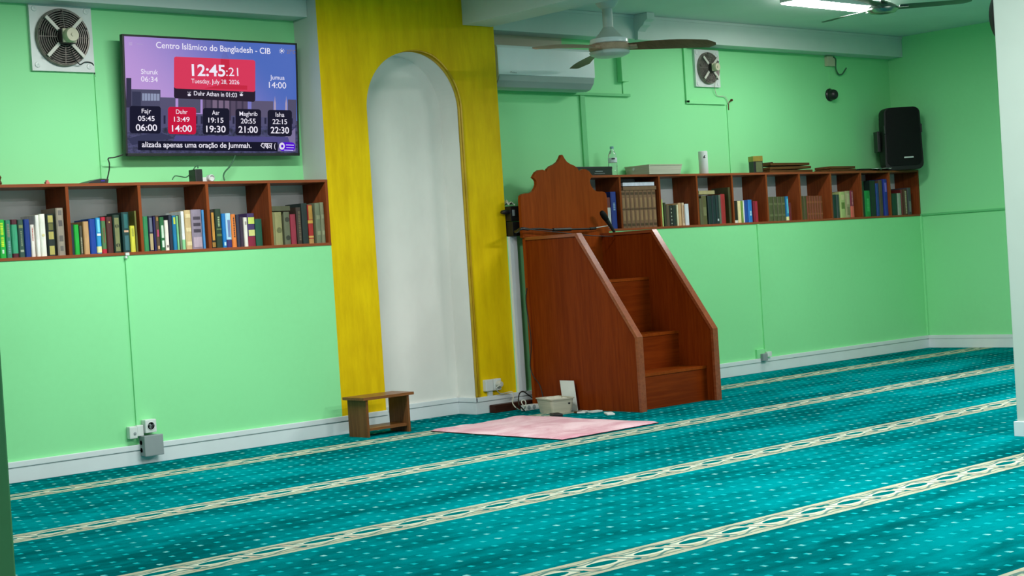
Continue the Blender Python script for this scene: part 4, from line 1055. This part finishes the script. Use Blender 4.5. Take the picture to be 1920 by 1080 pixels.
r = thing('double_socket', 'white double socket at the foot of the gold column with a plug in it', 'socket', (1.165, 0, .13))
MB().box(1.100, 1.163, -.032, 0, .137, .210, .006).box(1.165, 1.230, -.032, 0, .137, .210, .006).build('housing', M['plastic'], r)
MB().box(1.130, 1.166, -.018, -.001, .105, .138, .003).build('cable_duct', M['base'], r)
r = thing('power_plug', 'off white plug with a pale cord in the double socket', 'plug', (1.20, -.033, .175))
MB().lathe([(.022, 0), (.022, .02), (.016, .034), (0, .036)], (1.200, -.0325, .175), 'y', 20).build('plug_body', M['cordwhite'], r, smooth=True)
P = [PY(931, 727, -.06), PY(934, 735, -.05), PY(940, 738, -.04), PY(950, 736, -.04), PY(960, 735, -.05), PY(963, 742, -.08), PY(961, 755, -.12), PY(967, 764, -.2), PZ(974, 768.5, .006)]
MB().tube([(1.20, -.066, .172)] + P, .0035).build('cord', M['cordwhite'], r, smooth=True)

# dark timber bar lying at the wall
a = PZ(929, 768, 0.0); b = PZ(1003, 754, 0.0)
single('timber_bar', MB().box(1.125, 1.47, -.078, -.022, 0.0, .050, .006), M['darkwood'], 'dark brown timber bar lying on the carpet along the foot of the gold column', 'timber')
# power strip and loose cords
r = thing('power_strip', 'small white power strip on the carpet beside the pulpit', 'power strip', (1.27, -.20, 0))
MB().box(1.265, 1.385, -.205, -.160, 0.001, .036, .005).build('housing', M['plastic'], r)
for k in range(2): MB().lathe([(.014, 0), (.014, .001), (0, .0012)], (1.295 + k * .045, -.205, .02), 'y', 16).build('outlet', M['grey'], r)
single('loose_cable', MB().tube([PY(1000, 747, -.1), PY(990, 740, -.11), PY(981, 734, -.12), PY(974, 738, -.13), PY(972, 750, -.15), PY(974, 760, -.24), PZ(983, 769.5, .006)], .0042), M['cord'], 'black cord looping over the carpet between the gold column and the pulpit', 'cord', smooth=True)
single('loose_cable', MB().tube([PY(986, 766, -.32), PY(979, 757, -.31), PY(978, 752, -.30), PY(983, 750, -.30), PY(986, 755, -.31), PY(985, 763, -.33), PZ(981, 768, .01)], .0035), M['cordwhite'], 'small looped white cord beside the power strip', 'cord', smooth=True)
xp = PXL - .002
single('loose_cable', MB().tube([PX(988, 540, xp), PX(986, 560, xp), PX(989, 590, xp), PX(994, 620, xp), PX(996, 650, xp), PX(994, 685, xp), PX(1000, 705, xp), PX(1012, 722, xp), PX(1018, 745, xp)], .0030), M['cord'], 'thin black wire hanging down the left side of the pulpit', 'cord', smooth=True)

# basket with tissues, paper behind it
r = thing('storage_basket', 'cream woven plastic basket full of tissue on the carpet beside the pulpit', 'basket', (1.268, -.475, 0), rz=-.30)
def basket_bm(w0, d0, w1, d1, h, th=.004):
    mb = MB(); t = mb.bm
    def ringv(wx, dy, z, n=6, rad=.02):
        out = []
        for (sx, sy, a0) in ((1, -1, -90), (1, 1, 0), (-1, 1, 90), (-1, -1, 180)):
            for i in range(n):
                a = math.radians(a0 + 90 * i / (n - 1)); out.append(t.verts.new((sx * (wx / 2 - rad) + rad * math.cos(a), sy * (dy / 2 - rad) + rad * math.sin(a), z)))
        return out
    A = ringv(w0, d0, 0); B = ringv(w1, d1, h); C_ = ringv(w1 + .01, d1 + .01, h); Cb = ringv(w1 + .01, d1 + .01, h + .006); Ci = ringv(w1 - 2 * th, d1 - 2 * th, h + .006); D_ = ringv(w0 - 2 * th, d0 - 2 * th, th)
    t.faces.new(A[::-1]); t.faces.new(D_)
    for P_, Q in ((A, B), (B, C_), (C_, Cb), (Cb, Ci), (Ci, D_)):
        for k in range(len(P_)): t.faces.new((P_[k], P_[(k + 1) % len(P_)], Q[(k + 1) % len(P_)], Q[k]))
    bmesh.ops.recalc_face_normals(t, faces=t.faces[:]); return mb
basket_bm(.135, .185, .160, .215, .086).build('basket_body', M['basket'], r, world=False, smooth=True)
MB().lathe([(.008, 0), (.008, .003), (0, .003)], (.045, -.1005, .060), 'y', 14).build('handle_hole', M['black'], r, world=False)
def crumple(w_, d_, z, amp, seed):
    mb = MB(); t = mb.bm; rnd = random.Random(seed); n = 12; G = []
    for j in range(n + 1):
        G.append([t.verts.new(((i / n - .5) * w_, (j / n - .5) * d_, z + amp * math.sin(i * .9 + seed) * math.sin(j * 1.1 + seed) + rnd.uniform(-.3, .3) * amp + amp * 1.5 * math.sin(PI * i / n) * math.sin(PI * j / n))) for i in range(n + 1)])
    for j in range(n):
        for i in range(n): t.faces.new((G[j][i], G[j][i + 1], G[j + 1][i + 1], G[j + 1][i]))
    return mb
o = crumple(.13, .18, .084, .008, 3).build('tissue', M['tissue'], None, smooth=True)
o.location = (1.268, -.475, 0); o.rotation_euler = (0, 0, -.30)
tag(o, 'crumpled cream tissue piled in the basket beside the pulpit', 'tissue')
a = PX(1051, 715, 1.394); b = PX(1077, 715, 1.394)
single('paper_sheet', MB().prism([(a.y, .185), (b.y, .185), (b.y - .03, .0), (a.y - .03, .0)], 'x', 1.378, 1.381, rot=Matrix.Translation((1.381, 0, 0)) @ Matrix.Rotation(.05, 4, 'Y') @ Matrix.Translation((-1.381, 0, 0))), M['paper'], 'white sheet of card leaning on the pulpit side behind the basket', 'paper')
r = thing('remote_control', 'small black remote control on the carpet between basket and pink mat', 'remote control', (1.10, -.655, 0), rz=-.55)
MB().box(-.030, .030, -.055, .055, .001, .018, .006).build('case', M['black'], r, world=False, smooth=True)
MB().box(-.016, .016, -.03, .02, .0175, .0195, .001).build('key_pad', M['blackm'], r, world=False)
for i, (p, rz, sz, lb) in enumerate((((1097, 772), .5, (.075, .05), 'white paper packet on the carpet by the pulpit, nearest the basket'), ((1120, 771), -.2, (.075, .055), 'white paper packet on the carpet by the pulpit, middle of three'), ((1147, 775), -.62, (.045, .12), 'long white paper slip on the carpet by the pulpit, farthest from the basket'))):
    q = PZ(*p, 0.004)
    o = MB().box(-sz[0] / 2, sz[0] / 2, -sz[1] / 2, sz[1] / 2, 0, .009, .001).build('paper_packet', M['paper'])
    o.location = (q.x - .02, q.y, .001); o.rotation_euler = (0, 0, rz); tag(o, lb, 'paper', 'papers beside the pulpit')
q = PZ(1085, 773, .004)
single('wood_scrap', MB().box(q.x - .03, q.x + .02, q.y - .012, q.y + .012, .001, .012, .003), M['rehal'], 'small brown scrap on the carpet between basket and paper packets', 'scrap')

# socket at the foot of the right wall
a = PY(1434, 672, -.03)
r = thing('wall_socket', 'small grey plug box at the foot of the right wall below the cable run', 'socket', (a.x, 0, .08))
MB().box(a.x - .035, a.x + .02, -.045, -.018, .085, .14, .006).build('housing', M['grey'], r)
MB().box(a.x + .022, a.x + .075, -.04, -.018, .112, .15, .004).build('plug', M['plastic'], r)
MB().box(a.x - .07, a.x + .02, -.018, 0, .105, .175, .004).build('back_plate', M['green'], r)

# ------------------------------------------------------------------ sound rack and microphone
r = thing('sound_rack', 'stack of two black sound units on the ledge between gold column and pulpit', 'sound equipment', (1.44, .07, ZB))
MB().box(1.389, 1.487, -.058, .2, ZB, 1.199, .004).build('lower_unit', M['black'], r)
MB().box(1.386, 1.484, -.050, .2, 1.203, 1.298, .004).build('upper_unit', M['black'], r)
for k in range(3): MB().box(1.400 + k * .027, 1.418 + k * .027, -.054, -.049, 1.235, 1.275, .002).build('module', M['grey'] if k == 0 else M['blackm'], r)
MB().lathe([(.014, 0), (.016, .03), (.012, .06), (0, .06)], (1.386, -.03, 1.262), 'x', 14, rot=Matrix.Rotation(PI, 4, 'Z')).build('jack_plug', M['black'], r, smooth=True)
o = crumple(.08, .10, 0, .012, 5).build('plastic_bag', M['tissue'], None, smooth=True)
o.location = (1.445, .06, 1.316); tag(o, 'crumpled clear bag on top of the sound units', 'bag')
YM = YB - .055
r = thing('microphone_stand', 'black boom arm reaching from the sound units across the pulpit back board', 'microphone stand', (1.45, YM, 1.12))
q = [PY(977, 429, YM), PY(990, 430, YM), PY(1012, 429, YM), PY(1037, 431, YM), PY(1070, 430, YM), PY(1106, 429, YM)]
MB().tube([(1.44, -.062, 1.135), (1.385, -.085, 1.135), (1.350, -.135, 1.132), q[0], q[1]], .010).build('mount', M['black'], r, smooth=True)
MB().tube(q[1:], .0062).build('rod', M['blackm'], r, smooth=True)
MB().tube([q[3], q[4]], .012, 12).build('grip', M['black'], r, smooth=True)
MB().tube([PY(1106, 429, YM), PY(1117, 428, YM)], .009, 10).build('joint', M['black'], r, smooth=True)
MB().tube([PY(1117, 427, YM), PY(1142, 423, YM)], .0032, 8).build('clip_rod', M['plastic'], r, smooth=True)
MB().tube([q[0], PY(1000, 431, YM - .01), PY(1030, 434, YM - .02), PY(1070, 438, YM - .03), PY(1110, 442, YM - .06), PY(1150, 443, YM - .08)], .0028).build('cable', M['cord'], r, smooth=True)
a = PY(1127, 396, YM - .02); b = PY(1152, 435, YM - .02); d_ = (b - a)
r = thing('microphone', 'black hand microphone clipped at the end of the boom arm', 'microphone', tuple((a + b) / 2))
MB().tube([a + d_ * t_ for t_ in (0, .03, .1, .2, .3, .38, .42)], [.006, .014, .019, .021, .020, .017, .013], 16, 0).build('grille_head', M['grille'], r, smooth=True)
MB().tube([a + d_ * t_ for t_ in (.40, .6, .8, 1.0)], [.017, .013, .011, .009], 14, 0).build('handle', M['blackm'], r, smooth=True)

# ------------------------------------------------------------------ things on the ledges
LZ = ZT + .0005
r = thing('set_top_box', 'thin black set top box on the left shelf below the television', 'set top box', (-1.44, .07, LZ))
MB().prism([(-1.515, LZ), (-1.395, LZ), (-1.390, LZ + .022), (-1.44, LZ + .024), (-1.50, LZ + .010)], 'y', .02, .14, .002).build('case', M['black'], r)
MB().box(-1.435, -1.415, .018, .0215, LZ + .010, LZ + .014).build('status_light', emis('blue_status_light', (.08, .06, .55), 1.0), r)
single('cable', MB().tube([PY(231, 290, .14), PY(215, 295, .16), PY(203, 297, .17), PY(205, 306, .16), PY(205, 316, .13), PY(203, 327, .10), PY(201, 336, .08)], .0035), M['cord'], 'black cable from the television down to the set top box', 'cable', smooth=True)
single('cable', MB().tube([PY(441, 291, .15), PY(438, 300, .16), PY(430, 313, .16), PY(422, 322, .15), PY(419, 330, .13), PY(421, 338, .12)], .0045), M['cordgreen'], 'dark cable hanging from the right half of the television', 'cable', smooth=True)
r = thing('power_adapter', 'upright black power adapter on the left shelf below the television', 'power adapter', (-.82, .10, LZ))
MB().box(-.842, -.795, .06, .13, LZ, LZ + .072, .006).build('case', M['black'], r)
MB().tube([PY(371, 315, .10), PY(371, 311, .11), PY(366, 313, .12), PY(360, 322, .13), PY(350, 332, .14), PY(338, 331, .14), PY(328, 330, .13), PY(323, 337, .12)], .0030).build('cord', M['cordgreen'], r, smooth=True)
r = thing('socket_block', 'small white socket block on the left shelf beside the power adapter', 'socket', (-.75, .10, LZ))
MB().box(-.789, -.716, .08, .13, LZ, LZ + .028, .004).build('housing', M['plastic'], r)
MB().lathe([(.020, 0), (.020, .03), (.016, .034), (.014, .026), (0, .026)], (-.742, .085, LZ + .021), 'y', 20).build('outlet', M['plate'], r, smooth=True)
a = PY(88, 341, .06)
single('pink_peg', MB().box(a.x - .010, a.x + .010, .05, .07, LZ, LZ + .014, .002).box(a.x - .006, a.x + .006, .052, .066, LZ + .012, LZ + .022, .002), mat('pink_plastic', S(200, 110, 100), .5, var=.1), 'tiny salmon pink peg on the left end of the left shelf', 'peg')
a = PY(1, 330, .06)
single('brown_ornament', MB().lathe([(.012, 0), (.016, .01), (.010, .025), (.015, .04), (.006, .055), (0, .056)], (a.x - .012, .06, LZ)), M['rehal'], 'brown turned ornament cut off by the left picture edge, on the shelf', 'ornament', smooth=True)
bx = PY(1148, 327, .03)
r = thing('black_case', 'flat black box lying on the right shelf behind the pulpit board', 'box', (2.30, .10, LZ))
MB().box(2.08, 2.424, .03, .20, LZ, LZ + .056, .003).build('box_body', M['black'], r)
MB().box(2.0785, 2.4255, .0285, .2015, LZ + .042, LZ + .060, .003).build('lid', M['black'], r)
MB().box(2.26, 2.33, .0285, .0305, LZ + .026, LZ + .030).box(2.25, 2.35, .0285, .0305, LZ + .012, LZ + .0145).build('printed_line', M['grey'], r)
# bottle
q = PY(1150, 326, .10)
r = thing('water_bottle', 'clear plastic water bottle standing on the right shelf beside the black box', 'bottle', (q.x, .10, LZ))
MB().lathe([(0, .003), (.026, 0), (.031, .006), (.031, .05), (.029, .055), (.031, .06), (.031, .125), (.028, .145), (.018, .168), (.012, .178), (.012, .188), (0, .188)], (0, 0, 0)).build('bottle_body', M['bottle'], r, world=False, smooth=True)
MB().lathe([(.0135, .186), (.0135, .202), (.012, .204), (0, .204)], (0, 0, 0), 'z', 20).build('cap', M['cap'], r, world=False, smooth=True)
MB().lathe([(.0315, .092), (.0318, .093), (.0318, .123), (.0315, .124)], (0, 0, 0)).build('label', M['label'], r, world=False, smooth=True)
mb = MB().box(-.012, .012, -.0005, .0005, .112, .122, at=(-.02, -.0268, 0), rot=Matrix.Rotation(-.6, 4, 'Z')); mb.build('label_print', M['black'], r, world=False)
# tray basket
def traymesh(x0, x1, y0, y1, h, fl): 
    mb = MB(); t = mb.bm
    A = [(x0, y0), (x1, y0), (x1, y1), (x0, y1)]; B = [(x0 - fl, y0 - fl), (x1 + fl, y0 - fl), (x1 + fl, y1 + fl), (x0 - fl, y1 + fl)]
    th = .004
    Ai = [(x0 + th, y0 + th), (x1 - th, y0 + th), (x1 - th, y1 - th), (x0 + th, y1 - th)]; Bi = [(x0 - fl + th, y0 - fl + th), (x1 + fl - th, y0 - fl + th), (x1 + fl - th, y1 + fl - th), (x0 - fl + th, y1 + fl - th)]
    V = [[t.verts.new((*p, z)) for p in q] for q, z in ((A, LZ), (B, LZ + h), (Bi, LZ + h), (Ai, LZ + .006))]
    t.faces.new(V[0][::-1]); t.faces.new(V[3])
    for P_, Q in zip(V, V[1:]):
        for k in range(4): t.faces.new((P_[k], P_[(k + 1) % 4], Q[(k + 1) % 4], Q[k]))
    bmesh.ops.recalc_face_normals(t, faces=t.faces[:]); return mb
r = thing('storage_tray', 'cream plastic tray basket on the right shelf between bottle and white roll', 'basket', (2.87, .08, LZ))
x0t, x1t = PY(1221, 326, .0).x, PY(1258, 326, .0).x
traymesh(2.752, 3.075, -.012, .20, .068, .012).build('tray_body', M['basket'], r)
MB().box(2.742, 3.085, -.026, -.0235, LZ + .062, LZ + .068).box(2.739, 2.7425, -.026, .214, LZ + .062, LZ + .068).build('rim', M['cream'], r)
MB().lathe([(.010, 0), (.010, .004), (0, .004)], (2.742, .125, LZ + .045), 'x', 14, rot=Matrix.Rotation(PI, 4, 'Z')).build('handle_hole', M['paper'], r)
# white roll
q = PY(1320, 326, .07)
r = thing('paper_roll', 'tall white cylinder with a dark leaf print on the right shelf', 'canister', (q.x, .07, LZ))
MB().lathe([(.032, 0), (.034, .003), (.034, .164), (.030, .168), (.012, .166), (0, .166)], (0, 0, 0)).build('canister_body', M['plastic'], r, world=False, smooth=True)
for (u, zz, an, ln) in ((-.62, .125, .7, .022), (-.50, .130, 1.15, .020), (-.55, .118, .2, .022)):
    mb = MB(); mb.prism([(-ln / 2, 0), (0, .0045), (ln / 2, 0), (0, -.0045)], 'y', -.001, .001, rot=Matrix.Rotation(u, 4, 'Z') @ Matrix.Translation((0, -.0335, zz)) @ Matrix.Rotation(-an, 4, 'Y')); mb.build('leaf_print', M['blackm'], r, world=False)
# gold tin
q = PY(1418, 325, .07)
r = thing('gift_tin', 'black and olive box with a gold top band on the right shelf', 'box', (q.x, .07, LZ), rz=-.35)
MB().box(-.040, .040, -.035, .035, 0, .090, .002).build('box_body', M['black'], r, world=False)
MB().box(-.0415, .0415, -.0365, .0365, .088, .128, .002).build('lid', M['goldtin'], r, world=False)
MB().box(-.020, .034, -.0365, -.0345, .006, .084).build('front_label', M['olivelabel'], r, world=False)
# wooden book stands, folded
def stand(x0, x1, z0, label, ang, m='rehal', two=True):
    r = thing('book_stand', label, 'book stand', ((x0 + x1) / 2, .10, z0), 'folded wooden book stands')
    l = x1 - x0; h = .020
    MB().box(-l / 2, l / 2, -.075, .085, 0, h, .004).build('lower_leaf', M[m], r, world=False)
    if two: MB().box(-l / 2, l * .46, -.078, .082, 0, h, .004, rot=Matrix.Rotation(-ang, 4, 'Y'), at=(0, 0, h + .003 + (l / 2 * math.sin(ang) if ang > 0 else 0))).build('upper_leaf', M[m], r, world=False)
    MB().tube([(-l / 2 + .02, -.077, h + .001), (-l / 2 + .02, .083, h + .001)], .006, 8).build('hinge', M['darkwood'], r, world=False)
    return r
stand(4.135, 4.665, LZ, 'large folded wooden book stand at the bottom of the stack on the right shelf', .012)
stand(4.150, 4.630, LZ + .054, 'folded wooden book stand on top of the large one on the right shelf', .02, two=False)
stand(4.900, 5.235, LZ, 'small folded wooden book stand lying alone on the right shelf', .0, two=True)
single('wooden_board', MB().box(5.30, 5.62, .03, .19, LZ, LZ + .010, .002), M['rehal'], 'thin brown board on the right shelf just left of the black loudspeaker', 'board')
single('black_folder', MB().box(5.34, 5.60, .05, .20, LZ + .0105, LZ + .022, .003), M['blackm'], 'flat black folder lying on the thin brown board near the loudspeaker', 'folder')
mb = MB(); t = mb.bm; G = []
for j in range(5):
    G.append([t.verts.new((5.45 + i * .025, -.028 + j * .03 - (.006 if i % 3 else 0), LZ + .0125 + .009 * abs(math.sin(i * .9 + j * .5)))) for i in range(9)])
for j in range(4):
    for i in range(8): t.faces.new((G[j][i], G[j][i + 1], G[j + 1][i + 1], G[j + 1][i]))
single('loose_papers', mb, M['paper'], 'loose white papers on the right shelf edge below the loudspeaker', 'paper', smooth=True)

# ------------------------------------------------------------------ loudspeaker in the corner
r = thing('loudspeaker', 'large black loudspeaker standing in the right corner on the bookshelf end', 'loudspeaker', (5.845, .015, LZ + .001), rz=-.62)
def rr(w_, h_, rad, zc_, n=6, taper=.0):
    pts = []
    for (sx, sz, a0) in ((1, -1, -90), (1, 1, 0), (-1, 1, 90), (-1, -1, 180)):
        for i in range(n):
            a = math.radians(a0 + 90 * i / (n - 1)); hw = w_ / 2 * (1 - (taper if sz > 0 else 0))
            pts.append((sx * (hw - rad) + rad * math.cos(a), zc_ + sz * (h_ / 2 - rad) + rad * math.sin(a)))
    return pts
MB().prism(rr(.33, .515, .05, .2575, taper=.06), 'y', -.10, .03, .012).build('cabinet', M['blackm'], r, world=False, smooth=True)
MB().prism(rr(.24, .45, .05, .265, taper=.06), 'y', .03, .13, .02).build('cabinet_back', M['blackm'], r, world=False, smooth=True)
gr = MB().prism(rr(.295, .48, .045, .275, taper=.06), 'y', -.108, -.099, .004).build('grille', M['grille'], r, world=False, smooth=True)
MB().box(-.005, .075, -.1105, -.107, .095, .106, .001).build('maker_badge', M['plastic'], gr, world=False)
for s_ in (-1, 1): MB().box(s_ * .155 - .006, s_ * .155 + .006, -.112, -.09, .30, .37, .004).build('side_handle', M['black'], r, world=False)
r2 = MB().box(-.196, -.172, -.03, .06, .16, .33, .004).box(-.19, -.13, .0, .02, .20, .29, .003).build('mounting_bracket', M['black'], r, world=False)

# sensor box, cable and dark camera on the right wall
a = PY(1557, 115, DW - .02)
r = thing('alarm_box', 'small cream box with a loose cable high on the wall near the right corner', 'electric box', (a.x, DW, a.z))
MB().box(a.x - .052, a.x + .048, DW - .03, DW, a.z - .04, a.z + .04, .003).build('housing', M['cream'], r)
MB().tube([PY(1563, 107, DW - .035), PY(1567, 112, DW - .03), PY(1567, 128, DW - .02), PY(1572, 139, DW - .02), PY(1579, 139, DW - .03), PY(1584, 132, DW - .04), PY(1587, 127, DW - .05)], .006).build('cable', M['cordgreen'], r, smooth=True)
MB().box(a.x - .004, a.x + .004, DW - .006, DW, 2.19, a.z - .04).build('conduit', M['green'], r)
a = PY(1562, 177, DW - .04)
r = thing('security_camera', 'small black dome camera on the wall below the cream box', 'camera', (a.x, DW, a.z))
MB().lathe([(.05, 0), (.052, .012), (.046, .02), (0, .02)], (a.x, DW, a.z), 'y', 24).build('base_plate', M['black'], r, smooth=True)
MB().lathe([(.043, .018), (.043, .045), (.034, .066), (.018, .078), (0, .08)], (a.x, DW, a.z - .002), 'y', 24).build('dome', M['black'], r, smooth=True)
# dark rounded speaker on the far side of the white column
cc = PZ(1902, 818, 0); q = PY(1900, 30, cc.y + .08)
r = thing('wall_speaker', 'black rounded speaker half hidden behind the white column at top right', 'loudspeaker', (q.x, cc.y - .012, q.z))
MB().lathe([(.06, 0), (.06, .03), (.125, .05), (.145, .08), (.145, .12), (.12, .15), (.05, .16), (0, .16)], (0, 0, 0), 'y', 36, rot=Matrix.Rotation(PI, 4, 'Z')).build('speaker_shell', M['blackm'], r, world=False, smooth=True)
MB().lathe([(.10, .150), (.10, .154), (0, .164)], (0, 0, 0), 'y', 36, rot=Matrix.Rotation(PI, 4, 'Z')).build('grille', M['grille'], r, world=False, smooth=True)
